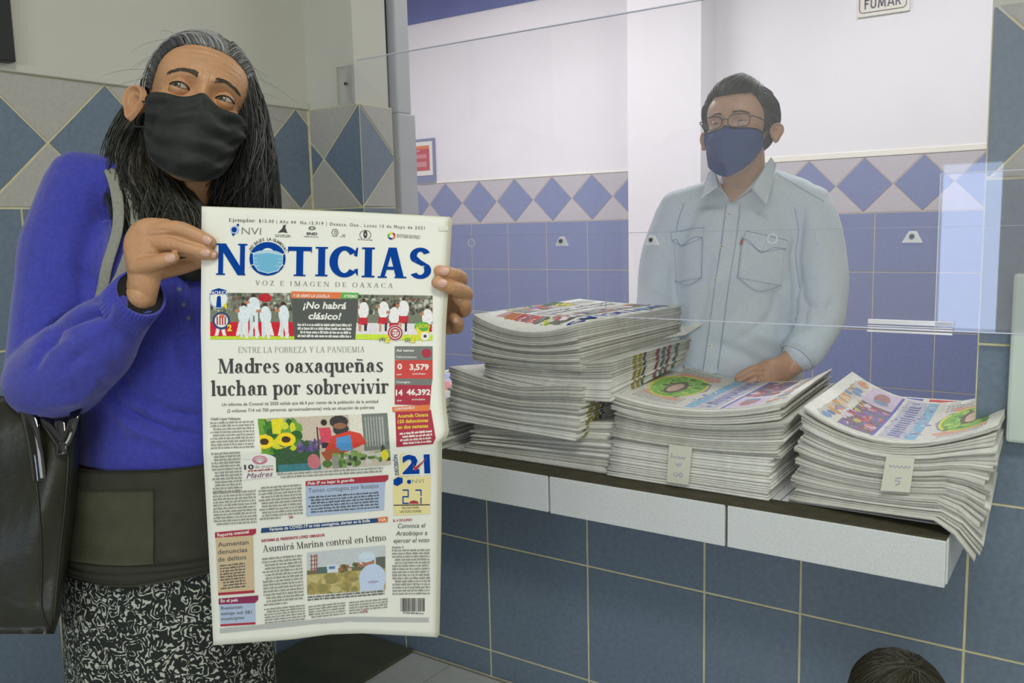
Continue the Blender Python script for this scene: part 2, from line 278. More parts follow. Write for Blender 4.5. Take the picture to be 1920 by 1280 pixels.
# ---------------------------------------------------------------- lettering (2D polygons)
def _rect(x0, y0, x1, y1): return [[(x0, y0), (x1, y0), (x1, y1), (x0, y1)]]
def _arc(cx, cy, rx, ry, a0, a1, S, Hh, n=14):
    out = []
    for i in range(n):
        q = []
        for k, (j, inn) in enumerate(((i, 0), (i+1, 0), (i+1, 1), (i, 1))):
            a = math.radians(a0+(a1-a0)*j/n); r1, r2 = (rx-S, ry-Hh) if inn else (rx, ry)
            q.append((cx+r1*math.cos(a), cy+r2*math.sin(a)))
        out.append(q)
    return out
def _dot(x, y, r, n=10): return [[(x+r*math.cos(2*math.pi*i/n), y+r*math.sin(2*math.pi*i/n)) for i in range(n)]]
def _diag(x0, y0, x1, y1, w): return [[(x0-w/2, y0), (x0+w/2, y0), (x1+w/2, y1), (x1-w/2, y1)]]
def serif_glyph(c, S=.125, h=.028, s=.05):
    X, C, A, D = .47, .70, .73, -.22
    def stem(x, y0, y1, b=1, t=1):
        o = _rect(x, y0, x+S, y1)
        if b: o += _rect(x-s, y0, x+S+s, y0+h*1.1)
        if t == 1: o += [[(x-s*1.2, y1-h*2.2), (x+.01, y1-h*2.6), (x+.01, y1), (x-s*1.2, y1-h*.6)]]
        if t == 2: o += _rect(x-s, y1-h*1.1, x+S+s, y1)
        return o
    L = {
     'i': (stem(.05, 0, X)+_dot(.05+S/2, .64, .065), .27), 'l': (stem(.05, 0, A), .27),
     'n': (stem(.05, 0, X)+_arc(.27, X-.19, .20, .20, 0, 150, S, h*1.4)+stem(.47-S, 0, X-.18, 1, 0), .56),
     'h': (stem(.05, 0, A)+_arc(.27, X-.19, .20, .20, 0, 150, S, h*1.4)+stem(.47-S, 0, X-.18, 1, 0), .56),
     'u': (stem(.04, .16, X, 0)+_arc(.22, .18, .18, .19, 180, 330, S, h*1.4)+stem(.34, 0, X, 1), .54),
     'm': (stem(.05, 0, X)+_arc(.25, X-.17, .17, .18, 0, 150, S*.95, h*1.4)+stem(.42-S, 0, X-.16, 1, 0)+_arc(.50, X-.17, .19, .18, 0, 130, S*.95, h*1.4)+stem(.69-S, 0, X-.16, 1, 0), .78),
     'o': (_arc(.24, X/2, .22, X/2+.01, 0, 360, S, h, 22), .48), 'e': (_arc(.23, X/2, .21, X/2+.01, 0, 310, S, h, 20)+_rect(.10, X/2, .42, X/2+h), .46),
     'c': (_arc(.23, X/2, .21, X/2+.01, 45, 315, S, h, 18)+_dot(.36, .36, .055), .44),
     'a': (_arc(.24, X-.16, .17, .17, 0, 165, S, h*1.3)+_dot(.125, .335, .055)+stem(.41-S, .04, X-.15, 0, 0)+_arc(.20, .135, .17, .145, 60, 300, S, h, 14)+_rect(.20, .245, .32, .275)+_arc(.45, .06, .05, .06, 200, 330, .03, .03, 6), .50),
     'd': (_arc(.22, X/2, .20, X/2+.01, 40, 320, S, h, 18)+stem(.35, 0, A), .52), 'b': (_arc(.29, X/2, .21, X/2+.01, -140, 140, S, h, 18)+stem(.04, 0, A, 0), .53),
     'p': (_arc(.29, X/2, .21, X/2+.01, -140, 140, S, h, 18)+stem(.04, D, X), .53), 'q': (_arc(.22, X/2, .20, X/2+.01, 40, 320, S, h, 18)+stem(.34, D, X, 1, 0), .52),
     'r': (stem(.05, 0, X)+_arc(.30, X-.17, .15, .17, 70, 160, .03, h*1.5, 8)+_dot(.335, .40, .058), .40),
     's': (_arc(.20, X-.125, .16, .135, 30, 215, S*.75, h, 12)+_arc(.20, .125, .17, .135, -150, 35, S*.75, h, 12)+[[(.06, X-.17), (.16, X-.12), (.36, .15), (.27, .09)]]+_rect(.04, 0, .065, .14)+_rect(.32, .35, .345, X), .40),
     't': (stem(.07, .1, .60, 0, 0)+_rect(.0, X-h, .30, X)+_arc(.20, .12, .13, .13, 180, 310, S*.8, h*1.3, 8), .33),
     'v': (_diag(.23, 0, .09, X, S)+_diag(.24, 0, .40, X, h*1.2)+_rect(-.01, X-h, .19, X)+_rect(.30, X-h, .48, X), .48),
     'x': (_diag(.38, 0, .10, X, S)+_diag(.09, 0, .38, X, h*1.3)+_rect(0, 0, .17, h)+_rect(.28, 0, .48, h)+_rect(.0, X-h, .2, X)+_rect(.3, X-h, .46, X), .48),
     'j': (stem(.1, -.1, X, 0)+_dot(.1+S/2, .64, .06)+_arc(.06, -.1, .17, .13, -120, 0, S, h, 8), .30),
     'z': (_rect(.03, X-h*1.4, .40, X)+_rect(.03, 0, .41, h*1.4)+_diag(.10, 0, .33, X, S), .44), ',': (_dot(.1, .04, .055)+[[(.1, -.14), (.155, .03), (.07, .03)]], .22), '.': (_dot(.1, .05, .055), .22),
     'M': (_rect(.08, 0, .08+h*1.3, C)+_diag(.40, 0, .15, C, S)+_diag(.41, 0, .66, C, h*1.4)+stem(.62, 0, C, 1, 2)+_rect(.0, 0, .20, h)+_rect(.0, C-h, .2, C), .82),
     'A': (_diag(.08, 0, .31, C, h*1.5)+_diag(.52, 0, .33, C, S)+_rect(.15, .22, .48, .22+h)+_rect(-.02, 0, .18, h)+_rect(.38, 0, .66, h), .66),
     'I': (stem(.08, 0, C, 1, 2), .30), 'N': (_rect(.08, 0, .08+h*1.4, C)+_diag(.58, 0, .13, C, S)+_rect(.58, 0, .58+h*1.4, C)+_rect(0, 0, .2, h)+_rect(.0, C-h, .17, C)+_rect(.5, C-h, .7, C), .72),
     'E': (stem(.08, 0, C, 1, 2)+_rect(.1, 0, .50, h*1.3)+_rect(.1, C-h*1.3, .49, C)+_rect(.15, .34, .38, .34+h)+_rect(.475, 0, .50, .15)+_rect(.465, C-.14, .49, C)+_rect(.36, .27, .38, .43), .55),
     'T': (stem(.23, 0, C, 1, 0)+_rect(.02, C-h*1.3, .56, C)+_rect(.02, C-.15, .045, C)+_rect(.535, C-.15, .56, C), .58), 'L': (stem(.08, 0, C, 1, 2)+_rect(.1, 0, .50, h*1.3)+_rect(.475, 0, .50, .17), .54),
     'R': (stem(.08, 0, C, 1, 2)+_arc(.27, .53, .22, .17, -90, 90, S, h)+_rect(.15, .36, .28, .36+h)+_rect(.15, C-h, .28, C)+_diag(.54, 0, .34, .37, S)+_rect(.46, 0, .64, h), .63),
     'P': (stem(.08, 0, C, 1, 2)+_arc(.29, .51, .22, .19, -90, 90, S, h)+_rect(.15, .32, .30, .32+h)+_rect(.15, C-h, .30, C), .55),
     'B': (stem(.08, 0, C, 1, 2)+_arc(.28, .53, .20, .17, -90, 90, S, h)+_arc(.29, .18, .23, .18, -90, 90, S, h)+_rect(.1, .355, .30, .355+h)+_rect(.1, C-h, .30, C)+_rect(.1, 0, .3, h), .57),
     'D': (stem(.08, 0, C, 1, 2)+_arc(.28, .35, .34, .35, -90, 90, S, h, 18)+_rect(.1, C-h, .30, C)+_rect(.1, 0, .3, h), .67),
     'O': (_arc(.35, .35, .32, .36, 0, 360, S, h, 28), .70), 'C': (_arc(.35, .35, .32, .36, 45, 315, S, h, 24)+_rect(.56, .48, .585, C)+_rect(.56, 0, .585, .2), .63),
     'G': (_arc(.35, .35, .32, .36, 45, 300, S, h, 24)+_rect(.56, .48, .585, C)+stem(.50, 0, .3, 0, 2), .70),
     'V': (_diag(.33, 0, .12, C, S)+_diag(.34, 0, .56, C, h*1.5)+_rect(-.01, C-h, .26, C)+_rect(.46, C-h, .66, C), .66),
     'Y': (stem(.27, 0, .33, 1, 0)+_diag(.33, .3, .12, C, S)+_diag(.34, .3, .54, C, h*1.5)+_rect(-.01, C-h, .25, C)+_rect(.44, C-h, .64, C), .64),
     'X': (_diag(.50, 0, .14, C, S)+_diag(.10, 0, .52, C, h*1.5)+_rect(0, 0, .2, h)+_rect(.36, 0, .64, h)+_rect(0, C-h, .28, C)+_rect(.42, C-h, .62, C), .64),
     'Z': (_rect(.05, C-h*1.5, .53, C)+_rect(.04, 0, .54, h*1.5)+_diag(.12, 0, .46, C, S)+_rect(.52, 0, .545, .15)+_rect(.05, C-.14, .075, C), .58),
     'S': (_arc(.27, C-.18, .21, .19, 25, 215, S*.85, h, 14)+_arc(.27, .18, .22, .19, -155, 35, S*.85, h, 14)+[[(.07, C-.24), (.19, C-.19), (.48, .22), (.36, .14)]]+_rect(.05, 0, .075, .2)+_rect(.43, .5, .455, C), .52),
    }
    acc = {'ñ': 'n', 'á': 'a', 'é': 'e', 'í': 'i', 'ó': 'o', 'ú': 'u'}
    if c in acc:
        g, wd = L[acc[c]]
        if c == 'ñ': g = g + _rect(.13, .57, .40, .62) + _rect(.12, .57, .17, .65)+_rect(.36, .55, .41, .62)
        else:
            if c == 'í': g = g[:-1]
            g = g + [[(wd*.42, .56), (wd*.52, .56), (wd*.75, .72), (wd*.55, .72)]]
        return g, wd
    return L.get(c)
def serif_text(body, S=.125, h=.028, s=.05, track=.0):
    polys, x = [], 0
    for ch in body:
        if ch == ' ': x += .25+track; continue
        g = serif_glyph(ch, S, h, s)
        if g is None: x += .3; continue
        for p in g[0]: polys.append([(a+x, b) for a, b in p])
        x += g[1]+.02+track
    V, F = [], []
    for p in polys:
        if area2(p) < 0: p = p[::-1]
        F.append(tuple(range(len(V), len(V)+len(p)))); V += p
    return np.array(V), F
_tx = {}
def sans_text(body, bold=0.0, shear=0.0, res=2, space=1.0):
    key = (body, bold, shear, res, space)
    if key in _tx: return _tx[key]
    cu = bpy.data.curves.new('t', 'FONT'); cu.body = body; cu.size = 1; cu.offset = bold; cu.shear = shear
    cu.resolution_u = res; cu.fill_mode = 'BOTH'; cu.space_character = space
    o = bpy.data.objects.new('t', cu); COL.objects.link(o)
    dg = bpy.context.evaluated_depsgraph_get(); ev = o.evaluated_get(dg)
    me = bpy.data.meshes.new_from_object(ev)
    V = np.array([v.co[:2] for v in me.vertices]); F = []
    for p in me.polygons:
        f = tuple(p.vertices); q = [V[i] for i in f]; F.append(f if area2(q) >= 0 else f[::-1])
    bpy.data.objects.remove(o); bpy.data.curves.remove(cu); bpy.data.meshes.remove(me)
    _tx[key] = (V, F); return V, F
def circle_text(body, cx, cy, r, a0, a1, h, bold=.01):
    """letters around a circle, angles in degrees (y down page coordinates)"""
    n = len(body); Vs, Fs = [], []
    for i, ch in enumerate(body):
        if ch == ' ': continue
        V, F = sans_text(ch, bold); a = math.radians(a0+(a1-a0)*(i+.5)/n); V = V.copy()
        V[:, 0] -= V[:, 0].mean(); V *= h/.73
        ux, uy = -math.sin(a), -math.cos(a)
        ux, uy = math.cos(a-math.pi/2), -math.sin(a-math.pi/2)
        q = np.stack([cx+r*math.cos(a)+V[:, 0]*ux+V[:, 1]*math.cos(a), cy-r*math.sin(a)+V[:, 0]*uy-V[:, 1]*math.sin(a)], 1)
        k = sum(len(v) for v in Vs); Vs.append(q); Fs += [tuple(j+k for j in f[::-1]) for f in F]
    return np.vstack(Vs), Fs
# ---------------------------------------------------------------- canvas -> coloured grid
class Canvas:
    def __init__(s, w, h, bg=(214, 212, 200)):
        s.w, s.h = w, h; s.a = np.zeros((h, w, 3)); s.a[:] = bg; s.yy, s.xx = np.mgrid[0:h, 0:w]; s.yy = s.yy/h; s.xx = s.xx/w
    def rect(s, x0, y0, x1, y1, c): s.a[(s.xx >= x0) & (s.xx < x1) & (s.yy >= y0) & (s.yy < y1)] = c
    def ell(s, cx, cy, rx, ry, c): s.a[((s.xx-cx)/rx)**2+((s.yy-cy)/ry)**2 < 1] = c
    def poly(s, pts, c):
        m = np.zeros(s.xx.shape, bool); n = len(pts)
        for i in range(n):
            x0, y0 = pts[i-1]; x1, y1 = pts[i]
            if y0 == y1: continue
            k = ((y0 > s.yy) != (y1 > s.yy)) & (s.xx < (x1-x0)*(s.yy-y0)/(y1-y0)+x0); m ^= k
        s.a[m] = c
    def noise(s, amp, cell=1):
        n = rng.normal(0, amp, (s.h//cell+1, s.w//cell+1, 1)); n = np.repeat(np.repeat(n, cell, 0), cell, 1)[:s.h, :s.w]; s.a += n
    def blobs(s, n, x0, y0, x1, y1, cols, r=(.02, .06)):
        for _ in range(n):
            s.ell(rng.uniform(x0, x1), rng.uniform(y0, y1), rng.uniform(*r), rng.uniform(*r)*s.w/s.h, cols[rng.integers(len(cols))])
    def textlines(s, x0, y0, x1, y1, n, c=(120, 120, 116), vert=False):
        for i in range(n):
            for k in range(14):
                a, b = k/14, (k+rng.uniform(.55, .98))/14
                if vert: s.rect(x0+(x1-x0)*(i+.2)/n, y0+(y1-y0)*a, x0+(x1-x0)*(i+.65)/n, y0+(y1-y0)*b, c)
                else: s.rect(x0+(x1-x0)*a, y0+(y1-y0)*(i+.2)/n, x0+(x1-x0)*b, y0+(y1-y0)*(i+.65)/n, c)
    def grid(s, name, fn, parent=None, rough=.75):
        """fn(U,V) arrays 0..1 -> (N,3) world points; U right, V down"""
        h, w = s.h, s.w; gy, gx = np.mgrid[0:h+1, 0:w+1]; pts = fn((gx/w).ravel(), (gy/h).ravel())
        me = bpy.data.meshes.new(name); nf = h*w
        i = (gy[:-1, :-1]*(w+1)+gx[:-1, :-1]).ravel(); q = np.stack([i, i+w+1, i+w+2, i+1], 1).astype(np.int32)
        me.vertices.add(len(pts)); me.vertices.foreach_set('co', np.asarray(pts, np.float32).ravel())
        me.loops.add(nf*4); me.loops.foreach_set('vertex_index', q.ravel()); me.polygons.add(nf)
        me.polygons.foreach_set('loop_start', np.arange(0, nf*4, 4, dtype=np.int32)); me.update(); me.validate()
        at = me.color_attributes.new('Col', 'FLOAT_COLOR', 'CORNER'); c = np.clip(s.a, 0, 255)/255
        c = np.where(c <= .04045, c/12.92, ((c+.055)/1.055)**2.4).reshape(-1, 3); c = np.hstack([c, np.ones((nf, 1))])
        at.data.foreach_set('color', np.repeat(c, 4, 0).astype(np.float32).ravel())
        me.polygons.foreach_set('use_smooth', [True]*nf)
        o = link(name, me, vcol_mat('printed_ink', rough))
        if parent: put(o, parent)
        return o
# ---------------------------------------------------------------- the printed front page, in page units (x 378..843, y 388..1208)
INK = mat('black_ink', (66, 64, 66), .8); BLUE = mat('masthead_blue_ink', (8, 66, 154), .9, spec=.1); WHITEI = mat('white_print', (235, 235, 230), .8)
REDI = mat('crimson_ink', (172, 44, 66), .7); GREYI = mat('grey_ink', (118, 122, 118), .8); TANI = mat('tan_ink', (206, 184, 150), .8)
LBLUE = mat('pale_blue_ink', (176, 192, 220), .8); NAVY = mat('navy_ink', (34, 70, 120), .8); ORANGE = mat('orange_ink', (226, 122, 70), .8)
GREENI = mat('green_ink', (92, 176, 70), .8); YELI = mat('yellow_ink', (236, 216, 60), .8); CREAM = mat('cream_ink', (232, 220, 160), .8)
BARG = mat('bar_grey_ink', (184, 188, 186), .8); CHAR = mat('charcoal_ink', (84, 88, 86), .8); TXT = mat('body_text_ink', (150, 150, 144), .85)
class Page:
    def __init__(s, fn, parent, unit=1.0): s.fn, s.parent, s.acc = fn, parent, {}
    def put(s, V, F, material, lift=1, name='print'):
        k = (material.name, name) if name != 'colour_block' else (len(s.acc), name)
        if k not in s.acc: s.acc[k] = [[], [], 0, material, name]
        a = s.acc[k]; a[0].append(s.fn(V[:, 0], V[:, 1], lift)); a[1] += [tuple(i+a[2] for i in f) for f in F]; a[2] += len(V)
    def text(s, V, F, x0, y0, x1, y1, h, cap=.70, material=INK, lift=2, name='headline'):
        V = V.copy(); a, b = V[:, 0].min(), V[:, 0].max(); t = (V[:, 0]-a)/(b-a); up = V[:, 1]*h/cap
        dx, dy = x1-x0, y1-y0; L = math.hypot(dx, dy); nx, ny = dy/L, -dx/L
        q = np.stack([x0+dx*t+nx*up, y0+dy*t+ny*up], 1); s.put(q, [f[::-1] for f in F], material, lift, name)
    def quad(s, pts, material, lift=1, name='colour_block', nx=8, ny=4):
        g = []; F = []; p = [np.array(q, float) for q in pts]
        for j in range(ny+1):
            for i in range(nx+1):
                u, v = i/nx, j/ny; g.append((p[0]*(1-u)+p[1]*u)*(1-v)+(p[3]*(1-u)+p[2]*u)*v)
        for j in range(ny):
            for i in range(nx): k = j*(nx+1)+i; F.append((k, k+nx+1, k+nx+2, k+1))
        s.put(np.array(g), F, material, lift, name)
    def disc(s, cx, cy, rx, ry, material, lift=1, rin=0, name='emblem', n=28, a0=0, a1=360):
        V, F = [], []
        for i in range(n+1):
            a = math.radians(a0+(a1-a0)*i/n); V += [(cx+rx*math.cos(a), cy-ry*math.sin(a)), (cx+rx*rin*math.cos(a), cy-ry*rin*math.sin(a))]
        for i in range(n): F.append((2*i, 2*i+2, 2*i+3, 2*i+1)[::1])
        s.put(np.array(V), F, material, lift, name)
    def poly(s, pts, material, lift=1, name='emblem'):
        if area2(pts) > 0: pts = pts[::-1]
        s.put(np.array(pts, float), [tuple(range(len(pts)))], material, lift, name)
    def greek(s, tl, tr, bl, lines, lh=.5, material=TXT, name='body_text', last=1.0, dens=1.0, lift=2):
        """tiny unreadable print: rows of letter-sized ticks"""
        tl, tr, bl = (np.array(q, float) for q in (tl, tr, bl)); V, F = [], []
        wd = np.linalg.norm(tr-tl); ex = (tr-tl)/wd; hv = (bl-tl)/lines; pitch = np.linalg.norm(hv)
        for r in range(lines):
            x = rng.choice([0, 0, 0, 5]); end = wd*(1 if r < lines-1 else last)
            while x < end-1.5:
                wl = rng.integers(2, 9)
                for _ in range(wl):
                    if x > end-1.5: break
                    cw = 1.25*rng.uniform(.8, 1.4)*dens; up = rng.choice([0, 0, .35])
                    a = tl+hv*(r+.28-up*.5)+ex*x; b = a+ex*cw*.82; c = b+hv*(lh+up*.5); d = a+hv*(lh+up*.5)
                    k = len(V); V += [a, b, c, d]; F.append((k, k+3, k+2, k+1)); x += cw
                x += 1.3*dens
        s.put(np.array(V), F, material, lift, name)
    def photo(s, cv, pts, name='photo', lift=1):
        p = [np.array(q, float) for q in pts]
        def fn(U, Vv):
            U = U[:, None]; Vv = Vv[:, None]; q = (p[0]*(1-U)+p[1]*U)*(1-Vv)+(p[3]*(1-U)+p[2]*U)*Vv
            return s.fn(q[:, 0], q[:, 1], lift)
        return cv.grid(name, fn, s.parent)
    def flush(s):
        for (mn, nm), (Vs, F, n, material, name) in s.acc.items():
            me = bpy.data.meshes.new(name); me.from_pydata([tuple(v) for v in np.vstack(Vs)], [], F); me.update()
            o = link(name, me, material); put(o, s.parent)
            if name != 'colour_block': o['kind'] = 'stuff'
def sport_photo(w, h, left):
    c = Canvas(w, h, (120, 126, 110)); c.blobs(120, 0, 0, 1, .4, [(90, 96, 84), (150, 152, 140), (70, 80, 70), (190, 190, 180), (120, 90, 80)], (.01, .035))
    c.rect(0, .62, 1, .95, (206, 34, 52) if left else (226, 222, 226)); c.rect(0, .93, 1, 1, (196, 222, 60))
    if left:
        for x in (.05, .3, .45, .62, .8): c.poly([(x, .92), (x+.04, .62), (x+.10, .62), (x+.14, .92), (x+.1, .92), (x+.07, .72), (x+.04, .92)], (236, 232, 232))
        P_ = [(.40, .35, .10), (.52, .16, .11), (.66, .36, .10), (.88, .34, .09)]
        for x, y, r in P_:
            c.ell(x, y-.12+.02, .03, .055, (74, 52, 44)); c.ell(x, y+.12, r*.7, .2, (222, 232, 238)); c.rect(x-.05, y+.25, x-.01, .95, (214, 224, 230)); c.rect(x+.01, y+.25, x+.05, .97, (224, 230, 236)); c.rect(x-.11, y, x-.05, y+.06, (190, 130, 100))
        c.ell(.66, .1, .08, .09, (190, 40, 50))
    else:
        c.rect(0, .88, 1, 1, (200, 226, 70))
        for x, y in ((.1, .15), (.36, .13), (.5, .25), (.62, .1), (.93, .28)):
            c.ell(x, y-.02, .025, .05, (80, 56, 46)); c.ell(x, y+.2, .07, .19, (236, 234, 236)); c.rect(x-.06, y+.36, x+.06, y+.52, (196, 50, 62)); c.rect(x-.05, y+.5, x-.02, .82, (200, 150, 120)); c.rect(x+.02, y+.5, x+.05, .8, (60, 56, 60)); c.rect(x-.10, y+.1, x-.05, y+.16, (190, 130, 100))
    c.noise(9); return c
def market_photo(w, h):
    c = Canvas(w, h, (196, 186, 168)); c.rect(.0, .0, .28, .45, (176, 172, 150)); c.rect(.3, 0, .47, .5, (200, 186, 170)); c.rect(.70, 0, .82, .4, (222, 218, 206)); c.rect(.80, 0, 1, .7, (120, 126, 120))
    for i in range(7): c.rect(.82+i*.022, .05, .83+i*.022, .62, (168, 172, 168))
    c.rect(0, .55, .45, 1, (62, 96, 66)); c.rect(.12, .86, .45, 1, (70, 130, 140)); c.blobs(50, 0, .05, .3, .6, [(70, 130, 50), (110, 160, 60), (50, 100, 50), (210, 210, 60)], (.02, .05))
    c.poly([(.10, .02), (.2, .0), (.16, .3), (.1, .28)], (224, 214, 50))
    for x, y in ((.03, .42), (.2, .40)):
        c.ell(x, y, .075, .13, (238, 208, 40)); c.ell(x, y, .035, .06, (70, 52, 34))
    c.blobs(26, .3, .45, .46, .62, [(90, 80, 130), (120, 100, 150), (60, 90, 60)], (.01, .03))
    c.rect(.44, .2, .455, .62, (90, 70, 66)); c.ell(.505, .12, .025, .06, (58, 46, 44)); c.poly([(.46, .22), (.55, .22), (.56, .48), (.47, .5)], (206, 76, 96)); c.rect(.47, .5, .55, .6, (60, 56, 66))
    c.ell(.62, .12, .072, .12, (64, 60, 62)); c.ell(.63, .26, .06, .12, (60, 60, 60)); c.ell(.625, .2, .05, .06, (150, 104, 80))
    c.poly([(.56, .38), (.70, .3), (.78, .36), (.82, .55), (.66, .7), (.48, .72), (.5, .62)], (206, 70, 58)); c.poly([(.59, .42), (.70, .38), (.71, .68), (.58, .66)], (84, 148, 206))
    c.poly([(.46, .68), (.6, .6), (.62, .72), (.5, .86)], (170, 90, 60)); c.rect(.54, .76, .72, 1, (150, 150, 142)); c.blobs(40, .5, .68, 1, .95, [(90, 120, 70), (130, 160, 90), (200, 200, 190), (66, 80, 66)], (.01, .04))
    c.ell(.4, .84, .05, .14, (204, 120, 130)); c.ell(.955, .8, .03, .1, (224, 210, 60)); c.noise(8); return c
def field_photo(w, h):
    c = Canvas(w, h, (196, 204, 208)); c.rect(0, .42, 1, .56, (112, 112, 84)); c.rect(0, .52, 1, 1, (186, 172, 112)); c.blobs(40, 0, .55, .65, 1, [(196, 184, 130), (170, 154, 96), (150, 140, 90)], (.02, .08))
    for x in (.05, .09, .12): c.rect(x, .05, x+.012, .5, (150, 90, 80))
    for y in (.08, .18, .28, .38): c.rect(.04, y, .135, y+.02, (150, 90, 80))
    c.rect(.13, .36, .25, .52, (90, 110, 110)); c.rect(.26, .33, .40, .52, (214, 222, 226)); c.rect(.28, .36, .36, .43, (90, 130, 180)); c.blobs(14, .42, .36, .7, .5, [(170, 110, 80), (90, 100, 60), (200, 180, 160)], (.02, .03)); c.rect(.88, .25, 1, .45, (100, 104, 100))
    c.ell(.78, .34, .075, .14, (170, 120, 96)); c.ell(.76, .22, .105, .12, (206, 222, 238)); c.rect(.655, .27, .86, .30, (196, 214, 234)); c.ell(.83, .72, .17, .33, (196, 212, 238)); c.rect(.67, .7, .98, 1, (196, 212, 238)); c.ell(.84, .8, .07, .03, (170, 170, 200)); c.noise(6); return c
def draw_frontpage(pg, full=True):
    T = serif_text
    pg.text(*T('Ejemplar', .10, .04), 429, 415, 478, 416.2, 6, material=INK, name='small_print')
    pg.text(*sans_text(': $12.00 | Año 44  No.15,919 | Oaxaca, Oax., Lunes 10 de Mayo de 2021', .0, space=1.25), 479, 416.2, 796, 430, 6.2, .73, INK, name='small_print')
    # sponsor emblems
    pg.disc(440, 431, 8, 8, LBLUE, 1); pg.disc(439, 430.5, 5, 5, BLUE, 2); pg.disc(446, 421.5, 2.4, 2.4, BLUE, 2); pg.poly([(434, 437), (441, 438), (437, 443)], BLUE, 2)
    pg.text(*sans_text('NVI', -.012), 453, 439, 489, 440, 14, .73, GREYI)
    pg.poly([(521, 436), (529, 428), (531, 422), (536, 421), (535, 427), (539, 437), (532, 435)], INK, 1); pg.greek((516, 438.5), (547, 440), (516, 444), 2, .5, GREYI)
    pg.disc(585, 427.5, 7, 3.5, GREYI, 1, rin=.45); pg.text(*sans_text('SND', .03), 574.5, 440, 595, 440.5, 5, .73, INK); pg.greek((570, 442), (598, 443), (570, 444.5), 1, .5, GREYI)
    pg.disc(628, 436, 7, 8, GREYI, 1, rin=.8, n=6); pg.disc(629, 436, 3, 4, GREYI, 1, rin=.6, n=5); pg.greek((637, 438), (648, 439), (637, 444), 3, .5, GREYI)
    pg.disc(685, 439, 4, 8, INK, 1, rin=.3, n=7); pg.disc(685, 440, 11, 9, GREYI, 1, rin=.88, a0=-60, a1=240); pg.greek((671, 447), (699, 448.5), (671, 450), 1, .5, GREYI)
    for i, mm in enumerate((REDI, YELI, GREENI, BLUE, ORANGE)): pg.disc(734, 442, 7.5, 7, mm, 1, rin=.55, n=8, a0=i*72, a1=i*72+66)
    pg.greek((744, 438), (789, 441), (744, 445), 3, .5, TXT)
    # masthead
    M = dict(S=.175, h=.055, s=.045)
    for ch, x0, x1, yb, hh in (('N', 405, 463, 515, 59), ('T', 539, 584, 517, 55), ('I', 591, 614, 517.5, 55), ('C', 617, 671, 518.5, 57), ('I', 678, 702, 519.5, 56), ('A', 708, 762, 520.5, 57), ('S', 768, 808, 521.5, 57)):
        V, F = (serif_text(ch, .20, .07, .04) if ch in 'TI' else serif_text(ch, .19, .085, .03))
        if ch == 'N':
            g = _rect(.05, 0, .17, .7)+_rect(.58, 0, .70, .7)+_diag(.63, 0, .13, .7, .20)+_rect(0, 0, .22, .035)+_rect(0, .665, .2, .7)+_rect(.53, .665, .76, .7)+_rect(.53, 0, .7, .03)
        elif ch == 'C': g = _arc(.35, .35, .34, .36, 38, 320, .19, .10, 26)+[[(.56, .50), (.64, .47), (.655, .68), (.62, .68)]]+[[(.56, .17), (.655, .2), (.66, .02), (.63, .06)]]
        elif ch == 'A': g = _diag(.11, 0, .32, .7, .11)+_diag(.56, 0, .36, .7, .20)+_rect(.17, .19, .50, .26)+_rect(0, 0, .23, .035)+_rect(.42, 0, .72, .035)
        elif ch == 'S': g = _arc(.27, .515, .23, .195, 25, 225, .15, .09, 16)+_arc(.27, .19, .24, .20, -150, 40, .15, .09, 16)+[[(.06, .46), (.17, .42), (.49, .20), (.40, .30), (.2, .5)], [(.12, .38), (.3, .29), (.46, .31), (.25, .44)]]
        elif ch == 'T': g = _rect(.23, 0, .40, .7)+_rect(.02, .60, .61, .7)+_rect(.17, 0, .46, .035)+[[(.02, .54), (.06, .62), (.02, .62)], [(.61, .54), (.61, .62), (.57, .62)]]
        else: g = _rect(.07, 0, .25, .7)+_rect(0, 0, .32, .04)+_rect(0, .66, .32, .7)
        V, F = [], []
        for p in g:
            if area2(p) < 0: p = p[::-1]
            F.append(tuple(range(len(V), len(V)+len(p)))); V += p
        pg.text(np.array(V), F, x0, yb, x1, yb+(x1-x0)*.0175, hh, material=BLUE, lift=2, name='masthead_letter')
    pg.disc(501.5, 485, 34, 31.5, BLUE, 2, rin=0, name='masthead_letter'); pg.disc(502, 473, 11, 8, WHITEI, 2.6); mk = mat('mask_print_blue', (110, 180, 214), .8); mk2 = mat('mask_print_light', (176, 208, 222), .8)
    pg.poly([(474, 474), (486, 470), (502, 468), (520, 471), (531, 476), (530, 496), (522, 508), (503, 513), (484, 508), (475, 496)], mk2, 3)
    pg.poly([(476, 477), (502, 474), (529, 479), (529, 494), (520, 506), (503, 511), (485, 506), (476, 494)], mk, 3.6)
    for y in (484, 491, 498): pg.quad([(477, y-.5), (529, y+.5), (529, y+2), (477, y+1)], mk2, 4)
    for a, b in (((466, 468), (476, 476)), ((466, 500), (476, 494)), ((537, 471), (529, 478)), ((536, 500), (529, 495))): pg.poly([a, (a[0], a[1]+1.5), (b[0], b[1]+1.5), b], WHITEI, 4)
    V, F = circle_text('¡NO BAJES LA GUARDIA!', 502, 485, 34.5, 158, 22, 5.6, .01); pg.put(V, F, INK, 2, 'small_print')
    pg.text(*T('VOZ E IMAGEN DE OAXACA', .085, .03, .04, .22), 478, 534, 737, 539.5, 8.5, material=GREYI)
    # sports strip
    pg.photo(sport_photo(150, 88, True), [(394, 549), (549, 549), (552, 636), (394, 636)]); pg.photo(sport_photo(140, 84, False), [(668, 552), (811, 554), (811, 638), (664, 636)])
    pg.quad([(546, 559), (672, 560), (666, 636), (552, 636)], CHAR, 2); pg.poly([(546, 546), (641, 548), (638, 560), (546, 559)], ORANGE, 2); pg.poly([(641, 548), (673, 549), (671, 560), (638, 560)], GREENI, 2)
